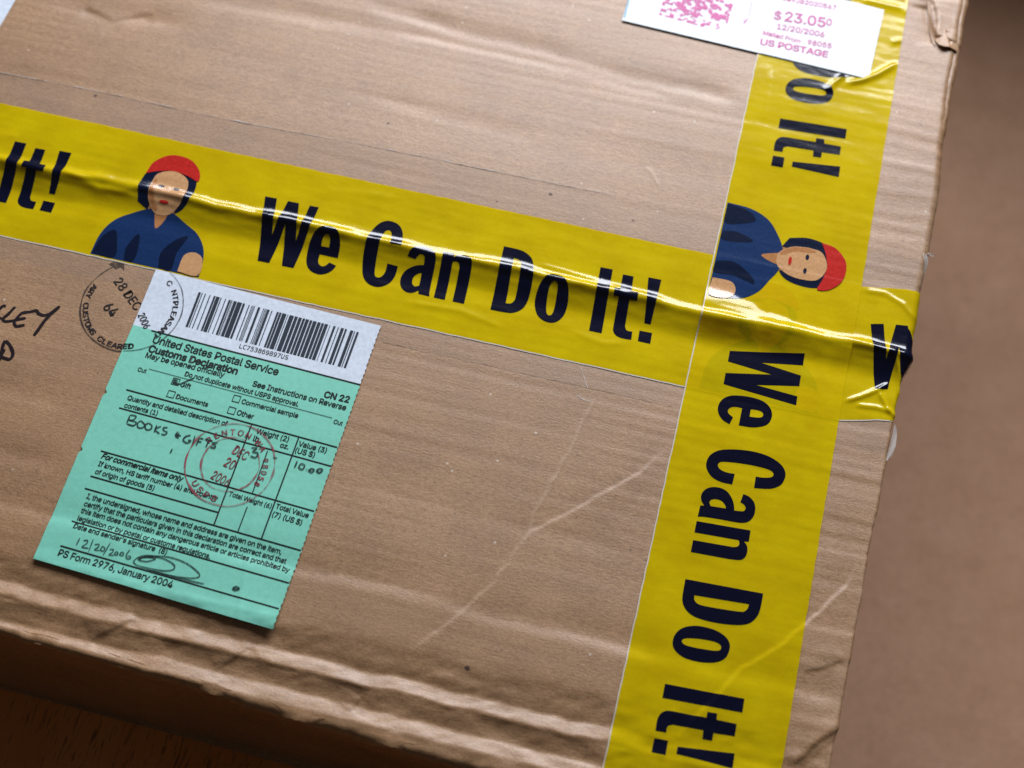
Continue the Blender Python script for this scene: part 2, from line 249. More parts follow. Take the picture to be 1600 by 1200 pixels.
def cardboard_material(name, tint=1.0, wear=True):
    m, nt, b = new_mat(name)
    v = coords(nt)
    vf = coords(nt, (500, 1700, 900))
    fibre = noise(nt, vf, 1.0, 4, 0.65)
    grain = noise(nt, v, 1500, 4, 0.85)
    blot = noise(nt, v, 38, 4, 0.6)
    streak = noise(nt, coords(nt, (9, 190, 60)), 1.0, 3, 0.55)
    c = ramp(nt, grain, [(0.36, (0.275 * tint, 0.134 * tint, 0.053 * tint)), (0.5, (0.425 * tint, 0.226 * tint, 0.098 * tint)), (0.66, (0.63 * tint, 0.37 * tint, 0.185 * tint))])
    c = mix(nt, 0.5, c, ramp(nt, fibre, [(0.34, (0.305 * tint, 0.152 * tint, 0.064 * tint)), (0.66, (0.585 * tint, 0.34 * tint, 0.168 * tint))]))
    c = mix(nt, 0.55, c, ramp(nt, blot, [(0.3, (0.62, 0.61, 0.60)), (0.7, (1.0, 1.0, 1.0))]), 'MULTIPLY')
    c = mix(nt, 0.30, c, ramp(nt, streak, [(0.3, (0.70, 0.68, 0.66)), (0.7, (1.0, 1.0, 1.0))]), 'MULTIPLY')
    # recycled flecks, dark and pale
    vo = nd(nt, 'ShaderNodeTexVoronoi'); vo.inputs['Scale'].default_value = 240
    nt.links.new(v, vo.inputs['Vector'])
    spk = mathn(nt, 'MULTIPLY', mathn(nt, 'LESS_THAN', vo.outputs['Distance'], 0.10), mathn(nt, 'GREATER_THAN', noise(nt, v, 90, 2), 0.54))
    c = mix(nt, mathn(nt, 'MULTIPLY', spk, 0.5), c, (0.13, 0.075, 0.045))
    vo2 = nd(nt, 'ShaderNodeTexVoronoi'); vo2.inputs['Scale'].default_value = 130
    nt.links.new(coords(nt, (1, 1, 1), 0.7), vo2.inputs['Vector'])
    spk2 = mathn(nt, 'MULTIPLY', mathn(nt, 'LESS_THAN', vo2.outputs['Distance'], 0.055), mathn(nt, 'GREATER_THAN', noise(nt, v, 60, 2), 0.52))
    c = mix(nt, mathn(nt, 'MULTIPLY', spk2, 0.6), c, (0.78, 0.68, 0.58))
    if wear:
        at = nd(nt, 'ShaderNodeAttribute', attribute_name='scuff')
        sc = mathn(nt, 'MULTIPLY', at.outputs['Fac'], ramp(nt, noise(nt, v, 700, 3, 0.7), [(0.35, (0.15, 0.15, 0.15)), (0.65, (1, 1, 1))]))
        c = mix(nt, sc, c, (0.66, 0.50, 0.36))
    nt.links.new(c, b.inputs['Base Color'])
    b.inputs['Roughness'].default_value = 0.50
    b.inputs['Specular IOR Level'].default_value = 0.95
    hh = mathn(nt, 'ADD', grain, mathn(nt, 'MULTIPLY', fibre, 1.3))
    bump(nt, hh, 0.42, 0.00014, b)
    return m

def film_material(name, col, col2, see=0.36, rough=0.15, tint=(0.95, 0.80, 0.05)):
    """printed polypropylene tape: slightly see-through, glossy"""
    m, nt, b = new_mat(name)
    v = coords(nt)
    c = mix(nt, ramp(nt, noise(nt, v, 55, 4, 0.6), [(0.33, (0, 0, 0)), (0.68, (1, 1, 1))]), col, col2)
    c = mix(nt, 0.22, c, ramp(nt, noise(nt, v, 1300, 2, 0.7), [(0.3, (0.72, 0.72, 0.72)), (0.7, (1, 1, 1))]), 'MULTIPLY')
    c = mix(nt, 0.22, c, ramp(nt, noise(nt, coords(nt, (14, 150, 60)), 1, 3), [(0.3, (0.72, 0.70, 0.66)), (0.7, (1, 1, 1))]), 'MULTIPLY')
    nt.links.new(c, b.inputs['Base Color'])
    b.inputs['Roughness'].default_value = rough
    b.inputs['Specular IOR Level'].default_value = 0.5
    h = mathn(nt, 'ADD', mathn(nt, 'MULTIPLY', noise(nt, v, 260, 2, 0.5), 1.0), mathn(nt, 'MULTIPLY', noise(nt, coords(nt, (60, 160, 60)), 1, 2), 2.0))
    bump(nt, h, 0.25, 0.00025, b)
    if see > 0:
        tr = nd(nt, 'ShaderNodeBsdfTransparent')
        tr.inputs[0].default_value = (*tint, 1)
        ms = nd(nt, 'ShaderNodeMixShader')
        ms.inputs[0].default_value = see
        nt.links.new(b.outputs[0], ms.inputs[1])
        nt.links.new(tr.outputs[0], ms.inputs[2])
        nt.links.new(ms.outputs[0], nt.nodes['Material Output'].inputs['Surface'])
    return m

def clear_material(name, see=0.93, haze=(0.75, 0.74, 0.72), rough=0.22):
    m, nt, b = new_mat(name)
    v = coords(nt)
    b.inputs['Base Color'].default_value = (*haze, 1)
    b.inputs['Roughness'].default_value = rough
    bump(nt, noise(nt, coords(nt, (90, 260, 90)), 1, 3), 0.3, 0.0003, b)
    tr = nd(nt, 'ShaderNodeBsdfTransparent')
    tr.inputs[0].default_value = (0.965, 0.95, 0.93, 1)
    ms = nd(nt, 'ShaderNodeMixShader')
    ms.inputs[0].default_value = see
    nt.links.new(b.outputs[0], ms.inputs[1])
    nt.links.new(tr.outputs[0], ms.inputs[2])
    nt.links.new(ms.outputs[0], nt.nodes['Material Output'].inputs['Surface'])
    return m

def paper_material(name, col, rough=0.55, spec=0.4, coat=0.0, mott=0.12):
    m, nt, b = new_mat(name)
    v = coords(nt)
    dark = tuple(q * (1 - mott * 1.6) for q in col)
    c = mix(nt, ramp(nt, noise(nt, v, 650, 4, 0.7), [(0.3, (0, 0, 0)), (0.65, (1, 1, 1))]), dark, col)
    c = mix(nt, 0.35, c, ramp(nt, noise(nt, v, 45, 3), [(0.3, (0.84, 0.85, 0.86)), (0.7, (1, 1, 1))]), 'MULTIPLY')
    nt.links.new(c, b.inputs['Base Color'])
    b.inputs['Roughness'].default_value = rough
    b.inputs['Specular IOR Level'].default_value = spec
    b.inputs['Coat Weight'].default_value = coat
    b.inputs['Coat Roughness'].default_value = 0.18
    bump(nt, noise(nt, v, 900, 3, 0.6), 0.2, 0.00012, b)
    return m

def ink_material(name, col, rough=0.5, fade=0.0, fade_scale=400, spec=0.3):
    """ink; fade > 0 leaves it patchy like a dry stamp pad or a biro"""
    m, nt, b = new_mat(name)
    v = coords(nt)
    b.inputs['Base Color'].default_value = (*col, 1)
    b.inputs['Roughness'].default_value = rough
    b.inputs['Specular IOR Level'].default_value = spec
    if fade > 0:
        f1 = ramp(nt, noise(nt, v, fade_scale, 3, 0.7), [(0.32, (0, 0, 0)), (0.62, (1, 1, 1))])
        f2 = ramp(nt, noise(nt, v, 70, 2), [(0.35, (0.25, 0.25, 0.25)), (0.6, (1, 1, 1))])
        al = mathn(nt, 'SUBTRACT', 1.0, mathn(nt, 'MULTIPLY', mathn(nt, 'SUBTRACT', 1.0, mathn(nt, 'MULTIPLY', f1, f2)), fade), True)
        nt.links.new(al, b.inputs['Alpha'])
    return m

def print_material(name, col, rough=0.16):
    m, nt, b = new_mat(name)
    v = coords(nt)
    c = mix(nt, noise(nt, v, 900, 3, 0.7), tuple(q * 0.6 for q in col), tuple(min(1, q * 1.4) for q in col))
    nt.links.new(c, b.inputs['Base Color'])
    b.inputs['Roughness'].default_value = rough
    b.inputs['Specular IOR Level'].default_value = 0.5
    h = mathn(nt, 'ADD', noise(nt, v, 260, 2, 0.5), mathn(nt, 'MULTIPLY', noise(nt, coords(nt, (60, 160, 60)), 1, 2), 2.0))
    bump(nt, h, 0.25, 0.00025, b)
    return m

def wood_material(name):
    m, nt, b = new_mat(name)
    v = coords(nt)
    band = noise(nt, coords(nt, (26, 2.2, 10)), 1.0, 4, 0.55, 0.4)
    c = ramp(nt, band, [(0.3, (0.56, 0.18, 0.035)), (0.55, (0.70, 0.25, 0.055)), (0.75, (0.78, 0.31, 0.08))])
    fl = noise(nt, coords(nt, (1300, 120, 100)), 1.0, 2, 0.5)
    fleck = ramp(nt, fl, [(0.58, (0, 0, 0)), (0.70, (1, 1, 1))])
    c = mix(nt, mathn(nt, 'MULTIPLY', fleck, 0.75), c, (0.11, 0.045, 0.02))
    nt.links.new(c, b.inputs['Base Color'])
    b.inputs['Roughness'].default_value = 0.45
    bump(nt, fl, 0.15, 0.0003, b)
    return m

def carpet_material(name):
    m, nt, b = new_mat(name)
    v = coords(nt)
    c = ramp(nt, noise(nt, v, 40, 5, 0.75), [(0.3, (0.70, 0.41, 0.26)), (0.5, (0.76, 0.455, 0.295)), (0.72, (0.82, 0.50, 0.335))])
    c = mix(nt, 0.7, c, ramp(nt, noise(nt, v, 420, 3, 0.8), [(0.3, (0.68, 0.66, 0.64)), (0.7, (1, 1, 1))]), 'MULTIPLY')
    nt.links.new(c, b.inputs['Base Color'])
    b.inputs['Roughness'].default_value = 0.9
    b.inputs['Specular IOR Level'].default_value = 0.1
    bump(nt, noise(nt, v, 350, 3, 0.8), 0.6, 0.002, b)
    return m

M = {
    'dark_blue': print_material('dark_blue_tape_print', (0.004, 0.010, 0.034)),
    'tan_dark': print_material('dark_tan_tape_print', (0.46, 0.20, 0.075)),
    'card': cardboard_material('brown_cardboard'),
    'card_side': cardboard_material('brown_cardboard_side', 0.95, False),
    'card_raw': cardboard_material('torn_cardboard', 1.12, False),
    'yellow': film_material('yellow_tape_film', (0.82, 0.61, 0.003), (0.97, 0.76, 0.004)),
    'navy': print_material('navy_tape_print', (0.003, 0.004, 0.018)),
    'blue': print_material('blue_tape_print', (0.010, 0.034, 0.115)),
    'skin': print_material('tan_tape_print', (0.62, 0.34, 0.16)),
    'red': print_material('red_tape_print', (0.55, 0.025, 0.02)),
    'clear': clear_material('clear_tape_film'),
    'clear_dirty': ink_material('tape_edge_dirt', (0.16, 0.12, 0.09), 0.4, 0.9, 260),
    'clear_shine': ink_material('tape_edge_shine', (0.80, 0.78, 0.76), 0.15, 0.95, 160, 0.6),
    'shard': clear_material('crumpled_clear_film', 0.45, (0.72, 0.70, 0.67), 0.12),
    'white': paper_material('white_paper', (0.80, 0.88, 1.0)),
    'postage': paper_material('glossy_white_paper', (0.80, 0.85, 0.88), 0.45, 0.5, 0.25, 0.04),
    'green': paper_material('green_paper', (0.25, 0.74, 0.57), 0.55, 0.4, 0.0, 0.08),
    'black': ink_material('black_print', (0.012, 0.016, 0.016), 0.5),
    'barcode': ink_material('barcode_print', (0.02, 0.03, 0.045), 0.5),
    'stamp': ink_material('black_stamp_ink', (0.022, 0.018, 0.02), 0.5, 0.6, 420),
    'redstamp': ink_material('red_stamp_ink', (0.36, 0.06, 0.09), 0.5, 0.85, 420),
    'marker': ink_material('dark_marker_ink', (0.016, 0.009, 0.012), 0.4),
    'pen': ink_material('black_pen_ink', (0.015, 0.025, 0.025), 0.5, 0.3, 900),
    'pink': ink_material('pink_print', (0.74, 0.14, 0.40), 0.5, 0.25, 1400),
    'pink_pale': ink_material('pale_pink_print', (0.74, 0.30, 0.55), 0.5),
    'dash': ink_material('blue_dash_print', (0.22, 0.50, 0.72), 0.5),
    'speck': ink_material('dark_spot', (0.10, 0.06, 0.05), 0.6, 0.4, 900),
    'wood': wood_material('beech_wood'),
    'carpet': carpet_material('brown_carpet'),
}

# ------------------------------------------------------------------ the parcel's top surface as a height field (mm)
def _hash(ix, iy, seed):
    h = (ix.astype(np.int64) * 374761393 + iy.astype(np.int64) * 668265263 + seed * 1442695041) & 0xFFFFFFFF
    h = ((h ^ (h >> 13)) * 1274126177) & 0xFFFFFFFF
    h = h ^ (h >> 16)
    return (h & 0xFFFF) / 65535.0 * 2 - 1

def vn(x, y, seed=0):
    x = np.asarray(x, float); y = np.asarray(y, float)
    ix = np.floor(x); iy = np.floor(y)
    fx = x - ix; fy = y - iy
    fx = fx * fx * fx * (fx * (fx * 6 - 15) + 10); fy = fy * fy * fy * (fy * (fy * 6 - 15) + 10)
    a = _hash(ix, iy, seed); b = _hash(ix + 1, iy, seed); c = _hash(ix, iy + 1, seed); d = _hash(ix + 1, iy + 1, seed)
    return (a * (1 - fx) + b * fx) * (1 - fy) + (c * (1 - fx) + d * fx) * fy

def sst(t):
    t = np.clip(t, 0, 1)
    return t * t * (3 - 2 * t)

def poly_dist(x, y, pts):
    """distance to a polyline, the signed side, and the run along it (0..1)"""
    best = np.full(x.shape, 1e9); side = np.zeros(x.shape); run = np.zeros(x.shape)
    P = [np.array(q, float) for q in pts]
    L = [np.linalg.norm(P[i + 1] - P[i]) for i in range(len(P) - 1)]
    tot = sum(L); acc = 0.0
    for i in range(len(P) - 1):
        d = P[i + 1] - P[i]
        px = x - P[i][0]; py = y - P[i][1]
        t = np.clip((px * d[0] + py * d[1]) / (L[i] ** 2), 0, 1)
        dist = np.hypot(px - t * d[0], py - t * d[1])
        s = np.sign(d[0] * py - d[1] * px)
        k = dist < best
        best = np.where(k, dist, best); side = np.where(k, s, side); run = np.where(k, (acc + t * L[i]) / tot, run)
        acc += L[i]
    return best, side, run

D = DATA
# (polyline, ridge height, half width, step across it, scuff)
CREASES = [
    (D['crease_a'], 0.10, 0.50, 0.10, 0.16),
    (D['thin'], 0.10, 0.5, 0.0, 0.45),
    (D['crease_r'], 0.18, 0.6, 0.14, 0.08),
    (D['crease_rb'], -0.2, 1.0, -0.45, 0.15),
    (D['lip1'], 0.15, 0.7, -0.22, 0.12),
    (D['lip2'], 0.15, 0.7, -0.22, 0.15),
    (D['lip3'], 0.2, 0.8, -0.25, 0.15),
    (D['torn'], -0.7, 1.0, 0.5, 0.5),
    (D['torn2'], 0.6, 0.9, 0.5, 0.4),
    ([(-250.0, 99.0), (-236.0, 96.0), (-222.0, 103.0)], -0.25, 1.6, 0.2, 0.0),
    ([(-30.0, 82.0), (-24.0, 74.0)], 0.1, 0.6, 0.0, 0.4),
    ([(52.0, -86.0), (64.0, -79.0)], 0.15, 0.8, 0.2, 0.3),
]
# dents that run with the flutes: polyline, depth, how wide the far and near flank are
DENTS = [
    ([(-330, -91.5), (-190, -92.5), (-93.1, -89.8), (-70.4, -89.5), (-50.6, -91.0), (-25.3, -91.0), (-9.2, -90.8), (70, -92)], 0.50, 6.0, 2.6),
    (D['top_ridges'][0] + [(0, 117.5)], 0.55, 4.5, 2.6),
    (D['top_ridges'][1], 0.35, 4.0, 2.2),
    (D['top_ridges'][2] + [(-205, 101)], 0.45, 5.0, 3.0),
    (D['top_ridges'][3] + [(-120, 118)], 0.35, 5.0, 3.0),
    (D['top_ridges'][4], 0.15, 4.0, 2.5),
    ([(-190, -55), (-225, -56), (-330, -57)], 0.30, 6.0, 3.0),
    ([(-186, -76), (-225, -77), (-330, -79)], 0.35, 5.0, 3.0),
    ([(-100, -58), (-60, -60), (-5, -62)], 0.12, 5.0, 3.0),
]

LIFT = [None]   # how far a stiff sheet stands off the board
FLUTE = [1.0]   # how closely a layer follows the flutes: board 1, film less, stiff paper little
def height(x, y):
    x = np.asarray(x, float); y = np.asarray(y, float)
    h = np.zeros(x.shape)
    # the far flap lies a little higher than the near one; the seam is under the long tape
    yc = 27.3 + 0.9 * vn(x / 34.0, 0 * x, 3) + 0.35 * vn(x / 9.0, 0 * x, 4)
    st = 1.0 + 0.30 * vn(x / 30.0, 0 * x + 5, 5) + 0.22 * vn(x / 8.0, 0 * x + 8, 6)
    h += 1.7 * sst((y - (yc - 9.0)) / 10.0)
    h += 0.95 * st * np.exp(-((y - yc - 1.2) / 1.8) ** 2)
    h -= 0.25 * np.exp(-((y - yc + 10.0) / 4.0) ** 2)
    # slow waves and the flutes of the corrugation
    h += 0.30 * vn(x / 80.0, y / 55.0, 11) + 0.08 * vn(x / 120.0, y / 14.0, 12)
    edge = sst((x - 40.0) / 18.0)
    wob = 0.9 * vn(x / 25.0, y / 30.0, 13)
    h += FLUTE[0] * (0.032 + 0.060 * edge) * vn(x / 120.0 + 0.1 * edge * x / 10.0, (y + wob) / 2.9, 14) * (1 + 0.5 * vn(x / 30.0, y / 30.0, 17))
    ph = 1.5 * vn(x / 90.0, y / 25.0, 18)
    h += FLUTE[0] * 0.017 * np.sin(2 * math.pi * (y + ph) / 3.7) * np.clip(0.35 + 0.75 * vn(x / 45.0, y / 22.0, 19), 0, 1)
    h += 0.025 * edge * vn(x / 4.0, y / 4.0, 15)
    # crushed front lip: two valleys, two swells
    lip = 1.0 - 0.72 * sst((x + 6.0) / 8.0) + 0.35 * sst((x - 54.0) / 8.0)
    w1 = 0.7 * vn(x / 16.0, 0 * x, 21) + 0.35 * vn(x / 4.5, 0 * x, 22)
    w2 = 0.6 * vn(x / 20.0, 0 * x + 3, 23) + 0.3 * vn(x / 5.5, 0 * x + 3, 24)
    xs = np.array([-170.0, -136.0, -133.2, -128.6, -126.0, -121.5, -117.0, -114.0, -108.0, -103.0, 400.0])
    zs = np.array([-0.3, -0.3, -0.1, -2.05, -1.5, -0.05, -1.9, -1.15, -0.1, 0.0, 0.0])
    wgt = sst((y + 132.0) / 4.0) * sst((-100.0 - y) / 6.0)
    yy = y - wgt * np.where(y > -122.5, w1, w2)
    h += 0.72 * lip * (0.8 * np.interp(yy, xs, zs) + 0.1 * np.interp(yy - 0.5, xs, zs) + 0.1 * np.interp(yy + 0.5, xs, zs))
    crush = sst((-104.0 - y) / 8.0)
    h += crush * (0.22 * vn(x / 11.0 + y / 9.0, y / 5.0, 25) + 0.10 * vn(x / 4.0 - y / 5.0, y / 2.6, 26))
    for pts, dep, wf, wn in DENTS:
        px = [q[0] for q in pts]; py = [q[1] for q in pts]
        if px[0] > px[-1]:
            px, py = px[::-1], py[::-1]
        cy = np.interp(x, px, py) + 0.4 * vn(x / 7.0, 0 * x, 31) + 0.5 * vn(x / 22.0, 0 * x, 32)
        d = y - cy
        ends = sst((x - px[0]) / 14.0) * sst((px[-1] - x) / 14.0)
        h -= dep * ends * np.where(d > 0, np.exp(-(d / wf) ** 2), np.exp(-(d / wn) ** 2)) * (0.8 + 0.4 * vn(x / 15.0, 0 * x, 33))
    jx = x + 0.35 * vn(x / 3.0, y / 3.0, 41); jy = y + 0.35 * vn(x / 3.0, y / 3.0, 42)
    for pts, a, w, stp, sc in CREASES:
        lo = np.min(np.array(pts), 0) - 14; hi = np.max(np.array(pts), 0) + 14
        k = (x > lo[0]) & (x < hi[0]) & (y > lo[1]) & (y < hi[1])
        if not k.any():
            continue
        d, s, r = poly_dist(jx[k], jy[k], pts)
        fade = sst(r / 0.12) * sst((1 - r) / 0.12)
        h[k] += fade * (a * np.exp(-(d / w) ** 2) + stp * s * np.exp(-(d / 5.0) ** 2) * (1 - np.exp(-(d / w) ** 2)))
    return h

def scuff(x, y):
    f = np.zeros(x.shape)
    jx = x + 0.35 * vn(x / 3.0, y / 3.0, 41); jy = y + 0.35 * vn(x / 3.0, y / 3.0, 42)
    for pts, a, w, stp, sc in CREASES:
        if sc <= 0:
            continue
        d, s, r = poly_dist(jx, jy, pts)
        f = np.maximum(f, sc * np.exp(-(d / 0.40) ** 2) * sst(r / 0.1) * sst((1 - r) / 0.1))
    e = x - xout(y)
    f = np.maximum(f, 0.45 * np.exp(-(e / 1.2) ** 2) * (0.5 + 0.5 * vn(x / 2, y / 5, 55)))
    return f

# ------------------------------------------------------------------ the parcel's edges
BACK = 262.0
LEFT = -335.0
DEEP = 75.0
def xout(y):
    y = np.asarray(y, float)
    return 68.5 + 0.0316 * y + 0.18 * vn(y / 14.0, 0 * y, 61) + 0.14 * vn(y / 2.2, 0 * y, 62)
def xpanel(y):
    y = np.asarray(y, float)
    return xout(y) - 3.1 * sst((y - 84.0) / 60.0) - 0.25
def yfront(x):
    x = np.asarray(x, float)
    return -136.3 - 0.045 * (np.clip(x, -200, 80) + 110.0) + 0.5 * vn(x / 18.0, 0 * x, 63) + 0.30 * vn(x / 3.6, 0 * x, 64)

def drape(x, y, off=0.0, extra=None, rx=0.9, ry=3.0):
    """lay flat parcel coordinates (mm) over the top, and round the right, front and back edges"""
    x = np.asarray(x, float).copy(); y = np.asarray(y, float).copy()
    xe = xpanel(y) + 0.25; ye = yfront(x)
    h = height(np.minimum(x, xe), np.clip(y, ye - 2, BACK))
    if extra is not None:
        h = h + extra
    if LIFT[0] is not None:
        h = h + LIFT[0](x, y)
    h = h + off
    z = h.copy()
    for axis in (0, 1, 2):
        if axis == 0:
            d = x - (xe - rx); R = rx
        elif axis == 1:
            d = (ye + ry) - y; R = ry
        else:
            d = y - (BACK - ry); R = ry
        k = d > 0
        if not k.any():
            continue
        ang = np.minimum(d[k] / R, math.pi / 2)
        drop = np.maximum(d[k] - R * math.pi / 2, 0)
        out = (R + h[k]) * np.sin(ang)
        zz = -R + (R + h[k]) * np.cos(ang) - drop
        z[k] = zz
        if axis == 0:
            x[k] = xe[k] - R + out
        elif axis == 1:
            y[k] = ye[k] + R - out
        else:
            y[k] = BACK - R + out
    return x, y, z

# ------------------------------------------------------------------ mesh helpers (everything below in mm, stored in metres)
def link(name, me, mat, parent=None):
    o = bpy.data.objects.new(name, me)
    COL.objects.link(o)
    if mat is not None:
        me.materials.append(mat)
    if parent is not None:
        o.parent = parent
    return o

def mesh_np(name, V, F, smooth=True):
    me = bpy.data.meshes.new(name)
    V = np.asarray(V, np.float32) * 0.001
    F = np.asarray(F, np.int32)
    me.vertices.add(len(V)); me.vertices.foreach_set('co', V.ravel())
    n = F.shape[1]
    me.loops.add(F.size); me.loops.foreach_set('vertex_index', F.ravel())
    me.polygons.add(len(F)); me.polygons.foreach_set('loop_start', np.arange(0, F.size, n, dtype=np.int32))
    me.polygons.foreach_set('loop_total', np.full(len(F), n, np.int32))
    me.polygons.foreach_set('use_smooth', np.full(len(F), smooth))
    me.update(calc_edges=True); me.validate()
    return me

def grid_faces(nx, ny):
    i = np.arange(nx * ny).reshape(ny, nx)
    return np.stack([i[:-1, :-1].ravel(), i[:-1, 1:].ravel(), i[1:, 1:].ravel(), i[1:, :-1].ravel()], 1)

def sheet(name, X, Y, off, mat, parent, extra=None):
    """X, Y: 2-D arrays of flat parcel coordinates"""
    x, y, z = drape(X.ravel(), Y.ravel(), off, None if extra is None else extra.ravel())
    me = mesh_np(name, np.stack([x, y, z], 1), grid_faces(X.shape[1], X.shape[0]))
    return link(name, me, mat, parent)

def drape_mesh(me, off, extra=None):
    n = len(me.vertices)
    co = np.empty(n * 3, np.float32); me.vertices.foreach_get('co', co)
    co = co.reshape(-1, 3).astype(float)
    e = extra(co[:, 0], co[:, 1]) if extra else None
    x, y, z = drape(co[:, 0], co[:, 1], off, e)
    z = z + 0.003 * co[:, 2]
    me.vertices.foreach_set('co', (np.stack([x, y, z], 1) * 0.001).astype(np.float32).ravel())
    me.polygons.foreach_set('use_smooth', np.ones(len(me.polygons), bool))
    me.update()

def filled(name, contours, step=None):
    """flat mesh filled inside closed contours (even-odd), optionally cut into a grid so that it can follow relief"""
    cu = bpy.data.curves.new('outline', 'CURVE'); cu.dimensions = '2D'; cu.fill_mode = 'BOTH'
    for c in contours:
        s = cu.splines.new('POLY'); s.points.add(len(c) - 1)
        for p, q in zip(s.points, c):
            p.co = (q[0], q[1], 0, 1)
        s.use_cyclic_u = True
    o = bpy.data.objects.new('outline', cu); COL.objects.link(o)
    me = eval_mesh(o, name)
    if step:
        slice_mesh(me, step)
    return me

def eval_mesh(o, name):
    bpy.context.view_layer.update()
    dg = bpy.context.evaluated_depsgraph_get()
    me = bpy.data.meshes.new_from_object(o.evaluated_get(dg))
    me.name = name
    me.materials.clear()
    cu = o.data
    bpy.data.objects.remove(o); bpy.data.curves.remove(cu)
    return me

def slice_mesh(me, step):
    bm = bmesh.new(); bm.from_mesh(me)
    xs = [v.co.x for v in bm.verts]; ys = [v.co.y for v in bm.verts]
    for ax, lo, hi in ((0, min(xs), max(xs)), (1, min(ys), max(ys))):
        k = math.floor(lo / step) + 1
        while k * step < hi:
            p = (k * step + 0.0137, 0, 0) if ax == 0 else (0, k * step + 0.0137, 0)
            n = (1, 0, 0) if ax == 0 else (0, 1, 0)
            bmesh.ops.bisect_plane(bm, geom=bm.verts[:] + bm.edges[:] + bm.faces[:], plane_co=p, plane_no=n, dist=1e-5)
            k += 1
    for f in bm.faces:
        if f.normal.z < 0:
            f.normal_flip()
    bm.to_mesh(me); bm.free()

import os
def get_font(fn):
    try:
        p = os.path.join(bpy.utils.resource_path('LOCAL'), 'datafiles', 'fonts', fn)
        if os.path.exists(p):
            return bpy.data.fonts.load(p)
    except Exception:
        pass
    return None
SANS = get_font('Inter.woff2')
MONO = get_font('DejaVuSansMono.woff2')

def flat_text(s, font=None, bold=0.0, shear=0.0, res=3):
    """unit-size text mesh in its own flat coordinates, left bottom at the origin"""
    cu = bpy.data.curves.new('lettering', 'FONT')
    f = font or SANS
    if f:
        cu.font = f
    cu.body = s; cu.size = 1.0; cu.space_character = 0.96; cu.shear = shear; cu.resolution_u = res; cu.fill_mode = 'BOTH'
    o = bpy.data.objects.new('lettering', cu); COL.objects.link(o)
    me = eval_mesh(o, 'lettering')
    if bold > 0:
        # a heavier weight: the outline struck several times, a hair apart
        bm = bmesh.new()
        for i, (dx, dy) in enumerate(((0, 0), (1, 0), (-1, 0), (0, 0.7), (0, -0.7), (0.7, 0.5), (-0.7, -0.5))):
            k = len(bm.verts)
            bm.from_mesh(me); bm.verts.ensure_lookup_table()
            for v in bm.verts[k:]:
                v.co.x += dx * bold; v.co.y += dy * bold; v.co.z = i
        bm.to_mesh(me); bm.free()
    n = len(me.vertices)
    co = np.empty(n * 3, np.float32); me.vertices.foreach_get('co', co)
    return me, co.reshape(-1, 3).astype(float)

def set_flat(me, co):
    me.vertices.foreach_set('co', co.astype(np.float32).ravel()); me.update()

def text_line(name, s, p0, p1, mat, parent, off, font=None, bold=0.0, shear=0.0, tall=1.06, extra=None, step=None):
    """text run fitted from p0 to p1 (baseline, parcel mm)"""
    me, co = flat_text(s, font, bold, shear)
    p0 = np.array(p0); p1 = np.array(p1)
    L = np.linalg.norm(p1 - p0); u = (p1 - p0) / L; v = np.array([-u[1], u[0]])
    x0, x1 = co[:, 0].min(), co[:, 0].max()
    k = L / (x1 - x0)
    a = (co[:, 0] - x0) * k; b = co[:, 1] * k * tall
    set_flat(me, np.stack([p0[0] + a * u[0] + b * v[0], p0[1] + a * u[1] + b * v[1], co[:, 2]], 1))
    if step:
        slice_mesh(me, step)
    drape_mesh(me, off, extra)
    return link(name, me, mat, parent)

def merge_meshes(name, parts):
    V = []; F = []; n = 0
    bm = bmesh.new()
    for me in parts:
        bm.from_mesh(me)
        bpy.data.meshes.remove(me)
    out = bpy.data.meshes.new(name); bm.to_mesh(out); bm.free()
    return out

def arc_text(s, c, r, ang0, dang, size, inward=False, bold=0.0, wide=1.2):
    """letters one by one round a circle; angles in degrees, clockwise text when inward is False"""
    parts = []
    for i, ch in enumerate(s):
        if ch == ' ':
            continue
        me, co = flat_text(ch, None, bold)
        a = math.radians(ang0 + dang * i)
        x = (co[:, 0] - (co[:, 0].min() + co[:, 0].max()) / 2) * size * wide; y = co[:, 1] * size
        rad = np.array([math.cos(a), math.sin(a)])
        up = -rad if inward else rad
        right = np.array([up[1], -up[0]])
        base = np.array(c) + rad * r
        set_flat(me, np.stack([base[0] + x * right[0] + y * up[0], base[1] + x * right[1] + y * up[1], co[:, 2]], 1))
        parts.append(me)
    return parts

def smooth_line(pts, n=6):
    P = [np.array(q, float) for q in pts]
    if len(P) < 3:
        return [P[0] + (P[1] - P[0]) * t for t in np.linspace(0, 1, 5)]
    out = []
    for i in range(len(P) - 1):
        p0 = P[i - 1] if i else 2 * P[0] - P[1]
        p3 = P[i + 2] if i + 2 < len(P) else 2 * P[-1] - P[-2]
        for t in np.linspace(0, 1, n, endpoint=False):
            out.append(0.5 * (2 * P[i] + (P[i + 1] - p0) * t + (2 * p0 - 5 * P[i] + 4 * P[i + 1] - p3) * t * t + (3 * P[i] - p0 - 3 * P[i + 1] + p3) * t ** 3))
    out.append(P[-1])
    return out

